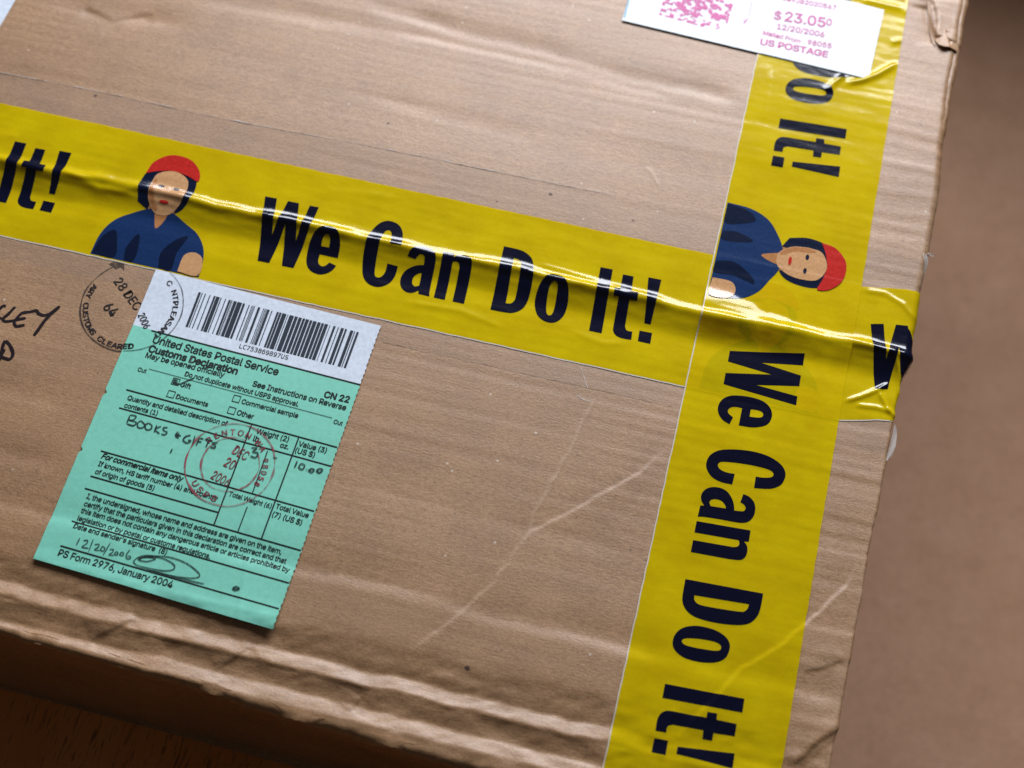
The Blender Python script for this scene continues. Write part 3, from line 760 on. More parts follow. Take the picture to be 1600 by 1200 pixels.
def ribbon(pts, w, closed=False, taper=0.25, seed=0):
    """flat pen stroke with rounded, slightly uneven body"""
    Q = np.array(pts); n = len(Q)
    T = np.gradient(Q, axis=0); T /= (np.linalg.norm(T, axis=1, keepdims=True) + 1e-9)
    if closed:
        T[0] = T[-1] = (Q[1] - Q[-2]) / (np.linalg.norm(Q[1] - Q[-2]) + 1e-9)
    N = np.stack([-T[:, 1], T[:, 0]], 1)
    r = np.random.RandomState(seed)
    ww = w / 2 * (1 + 0.15 * np.interp(np.arange(n), np.arange(0, n + 4, 4), r.uniform(-1, 1, len(np.arange(0, n + 4, 4)))))
    if not closed:
        ww[0] *= 1 - taper * 2; ww[-1] *= 1 - taper * 2
        ww[1] *= 1 - taper * 0.3; ww[-2] *= 1 - taper * 0.3
    A = Q + N * ww[:, None]; B = Q - N * ww[:, None]
    V = np.concatenate([A, B]); F = [(i, i + n, i + n + 1, i + 1) for i in range(n - 1)]
    return V, F

def strokes_mesh(name, strokes, w, off, mat, parent, n=6):
    VV = []; FF = []; k = 0
    for j, s in enumerate(strokes):
        q = smooth_line(s, n)
        V, F = ribbon(q, w, seed=j)
        VV.append(np.column_stack([V, np.zeros(len(V))])); FF += [tuple(i + k for i in f) for f in F]; k += len(V)
    V = np.concatenate(VV)
    # successive strokes climb by a hair so that crossings never share a plane
    x, y, z = drape(V[:, 0], V[:, 1], off)
    kk = 0
    for j, v in enumerate(VV):
        z[kk:kk + len(v)] += 0.004 * j; kk += len(v)
    me = mesh_np(name, np.stack([x, y, z], 1), FF)
    return link(name, me, mat, parent)

def empty(name, loc=(0, 0, 0)):
    o = bpy.data.objects.new(name, None); o.empty_display_size = 0.02
    COL.objects.link(o)
    return o

def tag(o, label, cat, group=None):
    o['label'] = label; o['category'] = cat
    if group:
        o['group'] = group
    return o

def structure(o):
    o['kind'] = 'structure'
    return o

def slab(name, corners_top, z0, z1, mat, parent=None):
    n = len(corners_top)
    V = [(x, y, z1) for x, y in corners_top] + [(x, y, z0) for x, y in corners_top]
    me = bpy.data.meshes.new(name)
    F = [tuple(range(n)), tuple(range(2 * n - 1, n - 1, -1))] + [(i + n, (i + 1) % n + n, (i + 1) % n, i) for i in range(n)]
    me.from_pydata([(a * 0.001, b * 0.001, c * 0.001) for a, b, c in V], [], F)
    me.update()
    bm = bmesh.new(); bm.from_mesh(me); bmesh.ops.recalc_face_normals(bm, faces=bm.faces); bm.to_mesh(me); bm.free()
    return link(name, me, mat, parent)
# ------------------------------------------------------------------ the setting: table top under the parcel, floor below
o = slab('table_top', [(-900, -700), (48, -700), (48, 500), (-900, 500)], -DEEP - 28.0, -DEEP, M['wood'])
bv = o.modifiers.new('bevel', 'BEVEL'); bv.width = 0.003; bv.segments = 3
structure(o)
me = bpy.data.meshes.new('floor')
me.from_pydata([(-4, -4, -0.42), (4, -4, -0.42), (4, 4, -0.42), (-4, 4, -0.42)], [], [(0, 1, 2, 3)])
structure(link('floor', me, M['carpet']))

# ------------------------------------------------------------------ the parcel
box = tag(empty('cardboard_box'), 'large battered brown cardboard parcel with crushed front edge', 'box')

# top panel: one displaced sheet that rolls over the right and front edges
ny = 740; nx = 800
yy = np.linspace(-146.5, BACK + 6, ny)
s = np.linspace(0, 1, nx)
Yg = np.repeat(yy[:, None], nx, 1)
Xg = LEFT + (xpanel(Yg) + 1.0 - LEFT) * s[None, :]
top = sheet('top_panel', Xg, Yg, 0.0, M['card'], box)
att = top.data.attributes.new('scuff', 'FLOAT', 'POINT')
att.data.foreach_set('value', scuff(Xg.ravel(), Yg.ravel()).astype(np.float32))

# front wall, recessed under the rolled edge
xs = np.linspace(LEFT + 1, 63.0, 260); zs = np.linspace(-3.0, -DEEP + 0.3, 24)
X, Z = np.meshgrid(xs, zs)
Yw = yfront(X) * 0 - 135.2 - 0.045 * (np.clip(X, -200, 80) + 110.0) * np.clip(1 + Z / 60.0, 0, 1) + 0.5 * vn(X / 40.0, Z / 25.0, 71) + 0.15 * vn(X / 8.0, Z / 8.0, 72)
link('front_panel', mesh_np('front_panel', np.stack([X.ravel(), Yw.ravel(), Z.ravel()], 1), grid_faces(260, 24)[:, ::-1]), M['card_side'], box)

# right wall with its own rounded rim, which shows beside the top panel towards the back
ys = np.linspace(-137.0, BACK - 1, 420)
prof = [(-3.6, -6.0), (-3.6, -1.6), (-3.3, -0.75), (-2.4, -0.35), (-1.4, -0.4), (-0.5, -0.95), (-0.05, -2.0), (0.0, -4.0), (-0.2, -25.0), (-0.1, -50.0), (-0.4, -DEEP + 0.3)]
V = []
for j, (dx, z) in enumerate(prof):
    top_w = np.clip(1 + z / 8.0, 0, 1)
    lift = height(xout(ys) - 2.5, ys)
    V.append(np.stack([xout(ys) + dx - 0.35 * (j > 6) + 0.25 * vn(ys / 5.0, 0 * ys + j, 81) * top_w, ys,
                       z + top_w * (lift - 0.9 * sst((105 - ys) / 30.0) - 0.25 + 0.25 * vn(ys / 7.0, 0 * ys + j * 0.3, 82))], 1))
V = np.concatenate(V)
link('right_panel', mesh_np('right_panel', V, grid_faces(420, len(prof))), M['card_side'], box)
# back and left walls and the bottom
slab('back_panel', [(LEFT, BACK - 4), (xout(np.array([BACK]))[0] - 4, BACK - 4), (xout(np.array([BACK]))[0] - 4, BACK - 0.6), (LEFT, BACK - 0.6)], -DEEP + 0.3, -4.0, M['card_side'], box)
slab('left_panel', [(LEFT, -133), (LEFT + 3.5, -133), (LEFT + 3.5, BACK - 5), (LEFT, BACK - 5)], -DEEP + 0.3, -2.5, M['card_side'], box)
slab('bottom_panel', [(LEFT + 4, -134), (60, -140), (68, BACK - 5), (LEFT + 4, BACK - 5)], -DEEP, -DEEP + 0.25, M['card_side'], box)

# cut slots along the front fold: each leaves a curled lip of board standing off the edge
def slot_lip(x0, x1, seed):
    r = np.random.RandomState(seed + 3)
    n = 30; m = 8
    u = np.linspace(0, 1, n)
    x = x0 + (x1 - x0) * u
    yf = yfront(x)
    belly = np.sin(math.pi * u) ** 0.8 * (0.9 + 0.2 * vn(u * 3.0, 0 * u, seed)) + 0.04 * vn(u * 14.0, 0 * u, seed + 9) * np.sin(math.pi * u)
    base = height(x, yf + 3.4)
    V = []
    for side in (0, 1):
        for t in np.linspace(0, 1, m):
            y = yf + 3.4 - (1.2 + 1.9 * belly) * t
            z = base + 0.12 - (0.40 + 0.9 * np.clip(1 - belly, 0, 1)) * t ** 1.9 + 0.10 * vn(u * 5, 0 * u + t, seed)
            V.append(np.stack([x, y + side * 0.25 * t, z - side * 0.75], 1))
    V = np.concatenate(V)
    g = grid_faces(n, m)
    F = [tuple(q) for q in g[:, ::-1]] + [tuple(q + n * m) for q in g]
    a = n * m
    for i in range(n - 1):
        k = (m - 1) * n + i
        F.append((k, k + 1, k + 1 + a, k + a))
        F.append((i + 1, i, i + a, i + 1 + a))
    me = mesh_np('slot_lip', V, F, False)
    return link('slot_lip', me, M['card_raw'], top)
for i, sl in enumerate(D['slots']):
    slot_lip(sl[0][0], sl[1][0], i)
# torn paper tongue lifted near the far right corner
def tongue(name, pts, rise, mat, thick=0.35):
    P = np.array(pts, float); n = len(P)
    x, y, z = drape(P[:, 0], P[:, 1], 0.15)
    V = np.concatenate([np.stack([x, y, z + np.array(rise)], 1), np.stack([x, y, z + np.array(rise) - thick], 1)])
    F = [tuple(range(n)), tuple(range(2 * n - 1, n - 1, -1))] + [(i + n, (i + 1) % n + n, (i + 1) % n, i) for i in range(n)]
    me = bpy.data.meshes.new(name); me.from_pydata([tuple(q * 0.001) for q in V], [], F); me.update()
    return link(name, me, mat, top)
tongue('torn_flap', [(63.2, 164.5), (65.0, 161.2), (67.0, 160.2), (69.0, 160.8), (71.0, 160.6), (71.4, 163.5), (70.5, 168.0), (66.5, 168.6)], [0.25, 0.9, 1.5, 1.2, 1.6, 0.9, 0.2, 0.1], M['card_raw'])
tongue('torn_sliver', [(58.6, 181.5), (59.6, 181.2), (62.6, 168.0), (64.2, 160.5), (63.2, 161.5), (60.8, 169.5)], [0.2, 0.4, 0.9, 0.3, 0.2, 0.3], M['card_raw'])
tongue('torn_sliver', [(67.0, -81.5), (65.8, -78.5), (66.5, -76.0), (67.0, -76.2), (67.0, -78.5)], [0.2, 0.5, 0.9, 0.5, 0.2], M['card_raw'])

# handwriting and spots on the board itself
strokes_mesh('handwriting', D['HAND'], 1.15, 0.05, M['marker'], top, 8)
def blot(name, x, y, r, mat, parent, seed):
    q = np.random.RandomState(seed)
    c = [(x + r * (1 + q.uniform(-.25, .25)) * math.cos(a), y + 0.75 * r * (1 + q.uniform(-.25, .25)) * math.sin(a)) for a in np.linspace(0, 2 * math.pi, 11, endpoint=False)]
    me = filled(name, [c]); drape_mesh(me, 0.05)
    return link(name, me, mat, parent)
for i, (x, y, r) in enumerate([(-46.9, -109.5, 0.85), (-60.4, 61.6, 0.8), (-124.0, 77.0, 0.5), (-230.0, 62.6, 0.7), (-94.0, 66.0, 0.4), (-30.0, 58.0, 0.45), (-78.0, 54.0, 0.4)]):
    blot('spot', x, y, r, M['speck'], top, i)

# ------------------------------------------------------------------ clear packing tape under the yellow one
clr = tag(empty('clear_packing_tape'), 'wide clear packing tape lying under the long yellow tape across the box', 'tape')
nx, ny = 420, 100
yy = np.linspace(-8.6, 65.6, ny); s = np.linspace(0, 1, nx)
Yg = np.repeat(yy[:, None], nx, 1)
Xg = LEFT + 2 + (xpanel(Yg) + 12 - LEFT - 2) * s[None, :]
Yg = Yg + 0.9 * vn(Xg / 60.0, 0 * Yg, 91) * (Yg > 60) + 0.012 * (Xg + 100) * sst((Yg - 40) / 25)
sheet('film', Xg, Yg, 0.07, M['clear'], clr)
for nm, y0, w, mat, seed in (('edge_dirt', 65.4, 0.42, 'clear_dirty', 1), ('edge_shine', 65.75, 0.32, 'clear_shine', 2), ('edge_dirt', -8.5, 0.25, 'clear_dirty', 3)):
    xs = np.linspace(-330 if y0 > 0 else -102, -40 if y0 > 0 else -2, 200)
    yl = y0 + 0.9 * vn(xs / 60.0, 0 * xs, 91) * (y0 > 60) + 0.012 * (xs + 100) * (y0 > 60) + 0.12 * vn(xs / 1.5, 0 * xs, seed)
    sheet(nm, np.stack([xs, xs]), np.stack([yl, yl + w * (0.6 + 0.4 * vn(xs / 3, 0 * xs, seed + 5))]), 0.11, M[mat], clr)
# shreds of that film where it wraps the right edge
def shred(pts, seed):
    r = np.random.RandomState(seed)
    n = len(pts); V = []; F = []
    for i, (x, y, z) in enumerate(pts):
        w = 1.5 * math.sin(math.pi * (i + 0.6) / (n + 0.2)) + 0.3
        for j in range(4):
            V.append((x + w * (j / 3 - 0.3) + r.uniform(-.25, .25), y + r.uniform(-.35, .35), z + 0.7 * math.sin(j * 2.1 + i) + r.uniform(-.2, .2)))
    me = mesh_np('shred', V, grid_faces(4, n), True)
    return link('shred', me, M['shard'], clr)
shred([(70.6, 70.2, 1.2), (70.9, 68.0, 1.5), (71.2, 66.0, 1.0), (70.9, 63.5, 0.2), (70.8, 60.5, -0.6), (70.6, 57.0, -1.2), (70.4, 54.0, -1.5)], 1)
shred([(72.0, 70.4, 1.0), (72.8, 69.6, 1.6), (73.8, 69.4, 2.0)], 2)
shred([(69.3, 2.5, -0.3), (69.2, -1.0, -0.5), (69.0, -4.5, -0.5), (68.6, -8.0, -0.8), (68.0, -10.5, -0.6)], 3)
strokes_mesh('stray_fibre', [D['staple'][:2], [(-34.3, -12.0), (-32.2, -12.9), (-30.0, -13.2)]], 0.35, 0.15, M['clear_shine'], clr)

# ------------------------------------------------------------------ yellow printed tapes
FLUTE[0] = 0.75
PERIOD = 213.45
WORD = [('W', 'letter'), ('e', 'letter'), ('C', 'letter'), ('a', 'letter'), ('n', 'letter'), ('D', 'letter'), ('o', 'letter'), ('I', 'letter'), ('t', 'letter'), ('exclaim', 'exclamation_mark')]

def wrinkles(x, y, defs):
    e = np.zeros(np.shape(x))
    for pts, a, w in defs:
        lo = np.min(np.array(pts), 0) - 6; hi = np.max(np.array(pts), 0) + 6
        k = (x > lo[0]) & (x < hi[0]) & (y > lo[1]) & (y < hi[1])
        if k.any():
            d, s_, r = poly_dist(x[k], y[k], pts)
            e[k] += a * np.exp(-(d / w) ** 2) * sst(r / 0.2 + 0.15) * sst((1 - r) / 0.2 + 0.15)
    return e

WR_H = [(D['wr_stub'], 0.55, 0.8), (D['wr_stub2'], 0.4, 0.8), (D['wr_stub3'], 0.3, 0.9), ([(62.0, 14.0), (66.0, 8.0), (69.5, 5.0)], 0.5, 0.8), ([(64, 30), (68, 22), (69.5, 12)], 0.5, 0.9),
        ([(-232, 30), (-215, 25.5), (-200, 27.5)], 0.45, 1.6), ([(-262, 36), (-250, 39)], 0.2, 2.0), ([(-60, 33), (-40, 31.5), (-18, 29.5)], 0.22, 0.7),
        ([(-100, 8), (-80, 9.5), (-62, 6)], 0.18, 1.2), ([(-42, 11), (-30, 9), (-22, 11)], 0.15, 1.2), ([(-140, 44), (-110, 47)], 0.12, 1.5)]
WR_V = [(D['wr_a'], 0.75, 1.0), (D['wr_b'], 0.95, 1.1), (D['wr_c'], 0.5, 1.6),
        ([(48.0, 158.0), (52.0, 160.0)], 0.5, 0.9), ([(51.5, 172.0), (52.0, 186.0)], 0.6, 0.8), ([(6, 135), (7.5, 110)], 0.12, 0.7), ([(17, -106), (14, -116), (16, -124)], 0.2, 1.0)]

def h_extra(x, y):
    g = np.exp(-((y - 27.5) / 4.5) ** 2)
    return wrinkles(x, y, WR_H) + g * (0.20 + 0.11 * vn(x / 9.0 + y / 5.0, y / 1.5, 101) + 0.04 * vn(x / 3.0 - y / 4.0, y / 1.1, 102)) + 0.03 * vn(x / 14.0 + y / 9.0, y / 3.0, 103)
def v_extra(x, y):
    # over the long tape, and lifted a little by it
    # lifted over the buckle: a plane leaning back, wide at its left end
    w = 11.0 - 8.5 * sst(x / 46.0) + 1.2 * vn(x / 4.0, 0 * x, 104)
    yc = 27.8 - 0.03 * x
    t = np.clip((yc + w - y) / w, 0, 1)
    ramp_ = np.where(t < 0.2, t * t / 0.4, t - 0.1)
    sheen = 0.21 * w * ramp_ * np.where(y < yc, np.exp(-((yc - y) / 5.0) ** 2), 1.0) * sst((x + 4.0) / 4.0)
    sheen -= 0.9 * np.exp(-((y - 28.5) / 1.9) ** 2) * sst((x + 4.0) / 4.0) * (1 - sst(x / 34.0))
    sheen += 0.10 * np.exp(-((y - 27.5) / 6.0) ** 2) * vn(x / 7.0, y / 1.6, 106) + 0.025 * vn(x / 12.0, y / 5.0, 107)
    return wrinkles(x, y, WR_V) + sheen + 0.10 * sst((y + 1.5) / 1.5) * sst((52.5 - y) / 1.5)

def emblem_patches():
    """plain stand-in for the printed picture: a worker's bust in the same colours, arms down"""
    def sm(pts):
        return [tuple(q) for q in smooth_line(list(pts) + [pts[0]], 5)[:-1]]
    def ell(cx, cy, rx, ry, n=28):
        return [(cx + rx * math.cos(2 * math.pi * i / n), cy + ry * math.sin(2 * math.pi * i / n)) for i in range(n)]
    shirt = [(-52, 0.5), (-51.4, 9), (-48.5, 15.5), (-43.5, 19.6), (-37.5, 22.5), (-30, 22.6), (-24.5, 20), (-19, 17), (-15, 12), (-13.2, 6), (-12.8, 0.5)]
    return [
        ('dark_blue', [sm([(-43, 24), (-44.5, 31), (-42.5, 38), (-36, 42), (-28.5, 40.5), (-25, 35), (-25.5, 27), (-29, 22.5), (-37, 21.5)])]),   # hair
        ('tan_dark', [sm([(-38.5, 16.5), (-38, 25), (-30, 25), (-29.5, 16.5), (-34, 14)])]),                                             # neck
        ('blue', [shirt[:1] + [tuple(q) for q in smooth_line(shirt, 5)] + shirt[-1:]]),
        ('tan_dark', [sm([(-36.6, 23.2), (-31.2, 23.2), (-33.6, 15.5)])]),
        ('dark_blue', [sm([(-51.6, 0.9), (-50.4, 8), (-47, 11.5), (-44.6, 7), (-43.6, 0.9)])]),
        ('dark_blue', [sm([(-40, 0.9), (-40.8, 6), (-38.5, 12), (-36.6, 6), (-36.8, 0.9)])]),
        ('dark_blue', [sm([(-27.5, 0.9), (-28.5, 7), (-25, 13), (-21.5, 15), (-23.2, 8), (-23, 0.9)])]),
        ('skin', [sm([(-40.6, 31), (-39.6, 25.6), (-36.5, 21.6), (-33.4, 20.9), (-30.4, 22), (-28, 26), (-27.4, 31), (-28.6, 36), (-34, 38.4), (-39.6, 36)])]),
        ('tan_dark', [sm([(-40.4, 31), (-39.4, 25.8), (-36.6, 22), (-35.4, 22.6), (-38, 27), (-38.6, 32), (-39.6, 34)])]),
        ('red', [sm([(-43.8, 35.2), (-42.5, 40.5), (-37.5, 44.6), (-30.5, 44.4), (-25.8, 40.6), (-24.8, 36.4), (-29, 37.6), (-34.5, 38.4), (-40, 37)])]),
        ('dark_blue', [ell(-36.6, 31.2, 1.15, 0.62)]), ('dark_blue', [ell(-31.0, 31.2, 1.15, 0.62)]),
        ('red', [ell(-33.7, 25.6, 1.7, 0.6)]),
        ('skin', [sm([(-20.6, 0.9), (-20.4, 7.5), (-17, 9.4), (-13.6, 7.2), (-13.4, 0.9)])]),                                                   # bare forearm
    ]

def yellow_tape(name, label, to_xy, u0, u1, starts, emblems, off, extra, step=0.8, fine=None):
    root = tag(empty(name), label, 'tape', 'yellow slogan tapes stuck across the parcel')
    nu = int((u1 - u0) / 0.6); nv = 86
    us_ = np.linspace(u0, u1, nu)
    if fine:
        us_ = np.concatenate([np.linspace(u0, fine[0], nu), np.linspace(fine[0], fine[1], int((fine[1] - fine[0]) / 0.22))[1:], np.linspace(fine[1], u1, 20)[1:]])
        nu = len(us_)
    Ug, Vg = np.meshgrid(us_, np.linspace(0, 51.0, nv))
    Vg = Vg + 0.10 * vn(Ug / 3.0, 0 * Ug, 5) * (Vg > 50) + 0.10 * vn(Ug / 3.0, 0 * Ug + 9, 6) * (Vg < 1)
    X, Y = to_xy(Ug, Vg)
    f = sheet('film', X, Y, off, M['yellow'], root, extra(X, Y))
    # the white adhesive edge that shows along the near side
    for v0, v1, nm in ((-0.42, -0.02, 'adhesive_edge'),):
        Ue, Ve = np.meshgrid(np.linspace(u0, u1, nu // 2), np.array([v0, v1]))
        Ve = Ve + 0.10 * vn(Ue / 3.0, 0 * Ue + 9, 6)
        X, Y = to_xy(Ue, Ve)
        sheet(nm, X, Y, off - 0.02, M['glue'], root, extra(X, Y))
    def put(nm, contours, mat, dz):
        cs = []
        for c in contours:
            c = np.array(c); x, y = to_xy(c[:, 0], c[:, 1]); cs.append(list(zip(x, y)))
        me = filled(nm, cs, 0.3 if fine and min(q[0] for q in cs[0]) > 50 else step)
        if len(me.vertices) == 0:
            bpy.data.meshes.remove(me); return
        drape_mesh(me, off + dz, extra)
        link(nm, me, M[mat], f)
    for st, lo, hi in starts:
        for g, nm in WORD:
            cs = [[(u + st, v) for u, v in c] for c in D['GLYPH'][g]]
            us = [u for c in cs for u, v in c]
            if max(us) < lo or min(us) > hi:
                continue
            put(nm, cs, 'navy', 0.075)
    for st in emblems:
        for k, (mat, cs) in enumerate(emblem_patches()):
            put('emblem_patch', [[(u + st, v) for u, v in c] for c in cs], mat, 0.06 + 0.015 * k)
    return root

M['glue'] = paper_material('tape_adhesive_edge', (0.74, 0.66, 0.56), 0.4, 0.4, 0.0, 0.1)
ang = -0.00325
def h_xy(u, v):
    u = np.asarray(u, float); v = np.asarray(v, float)
    # the end is pulled a little to the back where it goes over the edge
    return u + 0.0, v + 4.2 * sst((u - 48.0) / 22.0) * (1 - 0.3 * v / 51.0)
def v_xy(u, v):
    # u runs towards the viewer, v to the right
    u = np.asarray(u); v = np.asarray(v)
    return math.sin(ang) * u + math.cos(ang) * v, -math.cos(ang) * u + math.sin(ang) * v
HS = -157.1
yellow_tape('slogan_tape', 'long yellow slogan tape buckled along its middle, its end folded over the right edge', h_xy, LEFT + 1, 92.0,
            [(HS - PERIOD, LEFT, 9999), (HS, LEFT, 999), (HS + PERIOD, LEFT, 88)], [HS, HS + PERIOD], 0.16, h_extra, fine=(62.0, 76.0))
VS = -21.28
yellow_tape('slogan_tape', 'yellow slogan tape down the right side of the box, stuck over the other yellow tape', v_xy, -(BACK + 20), 160.0,
            [(VS - PERIOD, -(BACK), 999), (VS, -999, 150)], [VS, VS - PERIOD], 0.34, v_extra)

# ------------------------------------------------------------------ customs form
FLUTE[0] = 0.3
def label_lift(x, y):
    return 0.5 * sst((-103.0 - y) / 9.0) + 0.45 * np.exp(-(((x + 107.4) / 13.0) ** 2 + ((y + 112.4) / 15.0) ** 2)) + 0.12 * np.exp(-((x + 128.0 + 0.18 * (y + 60)) / 0.9) ** 2) * sst((-70.0 - y) / 20.0)
LIFT[0] = label_lift
lab = tag(empty('customs_label'), 'mint green customs declaration form with white barcode strip at its top', 'label')
TL, TR, BR, BL = [np.array(q) for q in D['label_c']]
DL, DR = [np.array(q) for q in D['labdiv']]
def quad(a, b, c, d, nx, ny, rough=0.0):
    S, T = np.meshgrid(np.linspace(0, 1, nx), np.linspace(0, 1, ny))
    X = (1 - T) * ((1 - S) * a[0] + S * b[0]) + T * ((1 - S) * d[0] + S * c[0])
    Y = (1 - T) * ((1 - S) * a[1] + S * b[1]) + T * ((1 - S) * d[1] + S * c[1])
    if rough:
        X[:, -1] += rough * vn(Y[:, -1] / 0.8, 0 * Y[:, -1], 7) + 0.10 * np.sign(np.sin(Y[:, -1] * 3.2))
        X[:, 0] += 0.5 * rough * vn(Y[:, 0] / 1.4, 0 * Y[:, 0], 8)
    return X, Y
LO = 0.50
X, Y = quad(TL, TR, DR, DL, 110, 50, 0.08); strip = sheet('barcode_strip', X, Y, LO, M['white'], lab)
X, Y = quad(DL, DR, BR, BL, 110, 180, 0.08)
for ty in (-48.5, -69.8):   # two little nicks in the left edge
    X[:, 0] += 0.9 * np.exp(-((Y[:, 0] - ty) / 0.7) ** 2); X[:, 1] += 0.35 * np.exp(-((Y[:, 1] - ty) / 0.7) ** 2)
form = sheet('form_panel', X, Y, LO, M['green'], lab)
LP = LO + 0.11
B = D['BAR']; tl, tr, bl, br = [np.array(B[k]) for k in ('TL', 'TR', 'BL', 'BR')]
VV = []; FF = []
for a, b in B['bars']:
    k = len(VV)
    for t in np.linspace(0, 1, 14):
        for s_ in (a, b):
            p = (1 - t) * ((1 - s_) * tl + s_ * tr) + t * ((1 - s_) * bl + s_ * br)
            VV.append(p)
    FF += [(k + 2 * i, k + 2 * i + 2, k + 2 * i + 3, k + 2 * i + 1) for i in range(13)]
VV = np.array(VV); x, y, z = drape(VV[:, 0], VV[:, 1], LP)
link('barcode', mesh_np('barcode', np.stack([x, y, z], 1), FF), M['barcode'], strip)
text_line('barcode_number', 'LC753869897US', D['BARTEXT'][0], D['BARTEXT'][1], M['black'], strip, LP, MONO, tall=0.95)
for s_, p0, p1, b in D['LTEXT']:
    text_line('form_text', s_, p0, p1, M['black'], form, LP, None, {0: 0.016, 1: 0.030, 2: 0.027, 3: 0.014}[b], 0.22 if b == 2 else 0.0, tall={0: 1.03, 1: 1.0, 2: 1.05, 3: 1.05}[b])
for i, (p0, p1, w) in enumerate(D['LRULE']):
    p0 = np.array(p0); p1 = np.array(p1); u = (p1 - p0) / np.linalg.norm(p1 - p0); n_ = np.array([-u[1], u[0]]) * w * 0.64
    T = np.linspace(0, 1, 90)[None, :]
    X = np.stack([(p0[0] + (p1[0] - p0[0]) * T[0]) - n_[0], (p0[0] + (p1[0] - p0[0]) * T[0]) + n_[0]])
    Y = np.stack([(p0[1] + (p1[1] - p0[1]) * T[0]) - n_[1], (p0[1] + (p1[1] - p0[1]) * T[0]) + n_[1]])
    sheet('form_rule', X, Y, LP + 0.004 * (i % 3) + 0.004 * (i > 8), M['black'], form)
u = (DR - DL) / np.linalg.norm(DR - DL); n_ = np.array([-u[1], u[0]])
for c in D['LBOX']:
    c = np.array(c)
    def sq(r, rev=False):
        q = [c + a * r * u + b * r * n_ for a, b in ((-1, -1), (1, -1), (1, 1), (-1, 1))]
        return [tuple(w) for w in q]
    me = filled('check_box', [sq(1.28), sq(1.04)]); drape_mesh(me, LP); link('check_box', me, M['black'], form)
strokes_mesh('pen_note', D['BOOKS'], 0.52, LP + 0.02, M['pen'], form)
strokes_mesh('pen_signature', D['SIGN'], 0.38, LP + 0.02, M['pen'], form, 8)
strokes_mesh('pen_tick', D['GIFTCHECK'], 0.50, LP + 0.02, M['pen'], form)

def ring(name, c, r, w, a0, a1, mat, parent, off, seed=0, keep=None):
    n = max(8, int(abs(a1 - a0) / 3))
    A = np.radians(np.linspace(a0, a1, n))
    rr = r + 0.12 * vn(A * 3, 0 * A, seed)
    ww = w * (0.75 + 0.4 * vn(A * 4, 0 * A, seed + 1))
    X = np.stack([c[0] + (rr - ww / 2) * np.cos(A), c[0] + (rr + ww / 2) * np.cos(A)])
    Y = np.stack([c[1] + (rr - ww / 2) * np.sin(A), c[1] + (rr + ww / 2) * np.sin(A)])
    return sheet(name, X, Y, off, mat, parent)
# red round date stamp on the form
rc = (-137.4, -63.2)
for r, w, a0, a1 in ((14.4, 0.80, -75, 285), (9.4, 0.70, 75, 395)):
    ring('red_postmark', rc, r, w, a0, a1, M['redstamp'], form, LP + 0.05, int(r))
def put_arc(nm, parts, mat, parent, off):
    me = merge_meshes(nm, parts); drape_mesh(me, off); return link(nm, me, mat, parent)
put_arc('red_postmark', arc_text('RENTON', rc, 10.4, 144.5, -13.5, 3.9, bold=0.024, wide=1.05) + arc_text('WA', rc, 10.4, 55, -13, 3.9, bold=0.024, wide=0.95), M['redstamp'], form, LP + 0.05)
put_arc('red_postmark', arc_text('98058', rc, 10.5, 21, -10.9, 3.5, bold=0.024, wide=0.95), M['redstamp'], form, LP + 0.05)
put_arc('red_postmark', arc_text('USPS', rc, 13.4, 226, 12.8, 3.8, True, 0.016), M['redstamp'], form, LP + 0.05)
for s_, p0, p1 in (('DEC', (-138.3, -59.2), (-133.1, -60.8)), ('20', (-139.5, -64.1), (-136.1, -64.9)), ('2006', (-142.1, -69.2), (-135.9, -70.8))):
    text_line('red_postmark', s_, p0, p1, M['redstamp'], form, LP + 0.05, tall=1.5, bold=0.012)

LIFT[0] = None
# black round customs stamp: struck half on the board, half on the form, so each carries its half
sc_ = (-188.1, -15.6); SR = 17.4
def side_of(x, y):
    """True where the form lies under the stamp"""
    t = (TL[1] - y) / (TL[1] - BL[1])
    return x > TL[0] + t * (BL[0] - TL[0])
edge_top = math.degrees(math.acos((TL[0] - sc_[0]) / SR))
ring('postmark', sc_, SR, 0.62, 132, 360 - edge_top - 0.5, M['stamp'], top, 0.13, 3)
ring('postmark', sc_, SR, 0.62, -edge_top + 0.5, 62, M['stamp'], strip, LP + 0.03, 5)
def split_arc(s_, r, a0, da, size, inward, bold):
    a = math.radians
    L = []; R_ = []
    for i, ch in enumerate(s_):
        th = a0 + da * i
        px, py = sc_[0] + (r + 1) * math.cos(a(th)), sc_[1] + (r + 1) * math.sin(a(th))
        if ch == ' ':
            continue
        (R_ if side_of(px, py) else L).extend(arc_text(ch, sc_, r, th, 0, size, inward, bold))
    if L: put_arc('postmark', L, M['stamp'], top, 0.13)
    if R_: put_arc('postmark', R_, M['stamp'], strip, LP + 0.03)
split_arc('ARY CUSTOMS CLEARED', 16.5, 165, 6.9, 3.6, True, 0.03)
split_arc('C', 13.9, 50, -8, 3.6, False, 0.012)
split_arc('NT', 13.9, 34, -8, 3.6, False, 0.012)
split_arc('PLEASANT', 13.9, 17.5, -7.7, 3.6, False, 0.024)
text_line('postmark', '28 DEC', (-197.6, -8.0), (-186.4, -17.1), M['stamp'], top, 0.13, tall=1.0, bold=0.010)
text_line('postmark', '2006', (-184.9, -18.6), (-180.9, -23.2), M['stamp'], strip, LP + 0.03, tall=1.3, bold=0.014)
text_line('postmark', '64', (-197.6, -18.6), (-193.2, -21.2), M['stamp'], top, 0.13, bold=0.02, tall=1.1)
me = filled('postmark', [[(-201.6, -2.0), (-198.6, 1.2), (-194.5, 4.6), (-194.2, 4.0), (-197.4, 0.8), (-196.2, -0.8), (-195.4, -3.2), (-197.0, -2.2), (-198.6, -3.4), (-199.8, -2.6)]]); drape_mesh(me, 0.09)
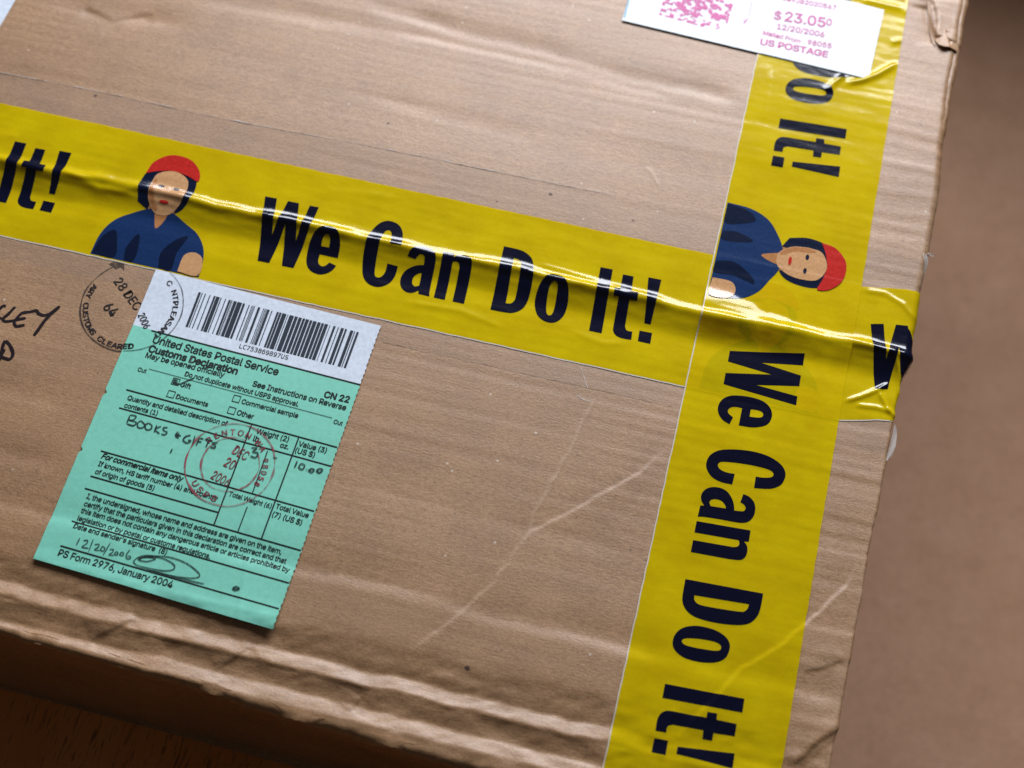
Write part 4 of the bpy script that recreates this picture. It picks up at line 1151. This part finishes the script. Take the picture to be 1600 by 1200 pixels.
link('postmark', me, M['smudge'] if 'smudge' in M else M['stamp'], top)

# ------------------------------------------------------------------ postage meter label
pos = tag(empty('postage_label'), 'glossy white postage label with pink print, over the yellow tape at the far end', 'label')
a_, b_, c_, d_ = np.array((-51.8, 143.2)), np.array((41.8, 138.7)), np.array((43.2, 172.4)), np.array((-50.6, 178.4))
PO = 0.62
X, Y = quad(d_, c_, b_, a_, 140, 60)
def p_extra(x, y):
    return 0.16 * sst((x - 0.5) / 2.0)
ppr = sheet('paper', X, Y, PO, M['postage'], pos, p_extra(X, Y))
PP = PO + 0.09
for s_, p0, p1, b in D['PTEXT']:
    big = s_ in ('$', '23.05')
    text_line('postage_text', s_, p0, p1, M['pink'], ppr, PP, None, 0.026 if b else 0.018, tall=1.05 if not b else 0.92, extra=p_extra, step=0.7)
# pink printed patch: loose irregular blotches, no code in it
pc = [np.array(q) for q in D['PCODE']]
q = np.random.RandomState(12)
parts = []
VV = []; FF = []
nu_, nv_ = 34, 22
for i in range(nu_):
    for j in range(nv_):
        if vn(np.array([i * 0.55]), np.array([j * 0.55]), 77)[0] + 0.35 * q.uniform(-1, 1) < 0.02:
            continue
        k = len(VV); ln = q.uniform(0.8, 1.7)
        for da, db in ((0, 0), (ln, q.uniform(-.3, .3)), (ln, 1 + q.uniform(-.3, .3)), (0, 1)):
            s_ = min(1, (i + da + q.uniform(-.2, .2)) / nu_); t = min(1, max(0, (j + db) / nv_))
            VV.append((1 - t) * ((1 - s_) * pc[0] + s_ * pc[1]) + t * ((1 - s_) * pc[3] + s_ * pc[2]))
        FF.append((k, k + 1, k + 2, k + 3))
VV = np.array(VV); x, y, z = drape(VV[:, 0], VV[:, 1], PP, p_extra(VV[:, 0], VV[:, 1]))
z += np.repeat(np.arange(len(FF)) % 7, 4) * 0.002
link('pink_patch', mesh_np('pink_patch', np.stack([x, y, z], 1), FF), M['pink'], ppr)
d0, d1 = np.array(D['PDASH'][0]), np.array(D['PDASH'][1])
d0 = d0 + (d0 - d1) * 1.5
for i in range(14):
    t = (i + 0.25) / 14
    p = d0 + (d1 - d0) * t; e = (d1 - d0) * 0.032
    me = filled('blue_dash', [[tuple(p - e + (0.3, 0)), tuple(p + e + (0.3, 0)), tuple(p + e - (0.3, 0)), tuple(p - e - (0.3, 0))]]); drape_mesh(me, PP)
    link('blue_dash', me, M['dash'], ppr)
l0, l1 = D['PLOGO']
strokes_mesh('pink_mark', [[(l0[0] - 0.5, l0[1]), (l0[0] + 0.4, l0[1] + 1.6)], [(l0[0] - 0.9, l0[1] + 1.2), (l0[0] + 0.6, l0[1] + 2.2), (l0[0] + 0.2, l0[1] + 3.2)]], 0.5, PP, M['pink_pale'], ppr)
strokes_mesh('pink_mark', [[(l0[0] + 0.6 + 0.5 * (i % 2), l0[1] + 4.5 + 0.9 * i), (l0[0] + 1.1 - 0.5 * (i % 2), l0[1] + 4.9 + 0.9 * i)] for i in range(8)], 0.3, PP, M['pink_pale'], ppr)

# ------------------------------------------------------------------ corner of an address label at the far left
adr = tag(empty('address_label'), 'corner of a plain white paper label at the far left of the box', 'label')
X, Y = quad(np.array((-335 + 18, 150.0)), np.array((-271.5, 150.0)), np.array((-275.8, 76.0)), np.array((-335 + 18, 74.0)), 60, 60)
sheet('paper', X, Y, 0.15, M['white'], adr)
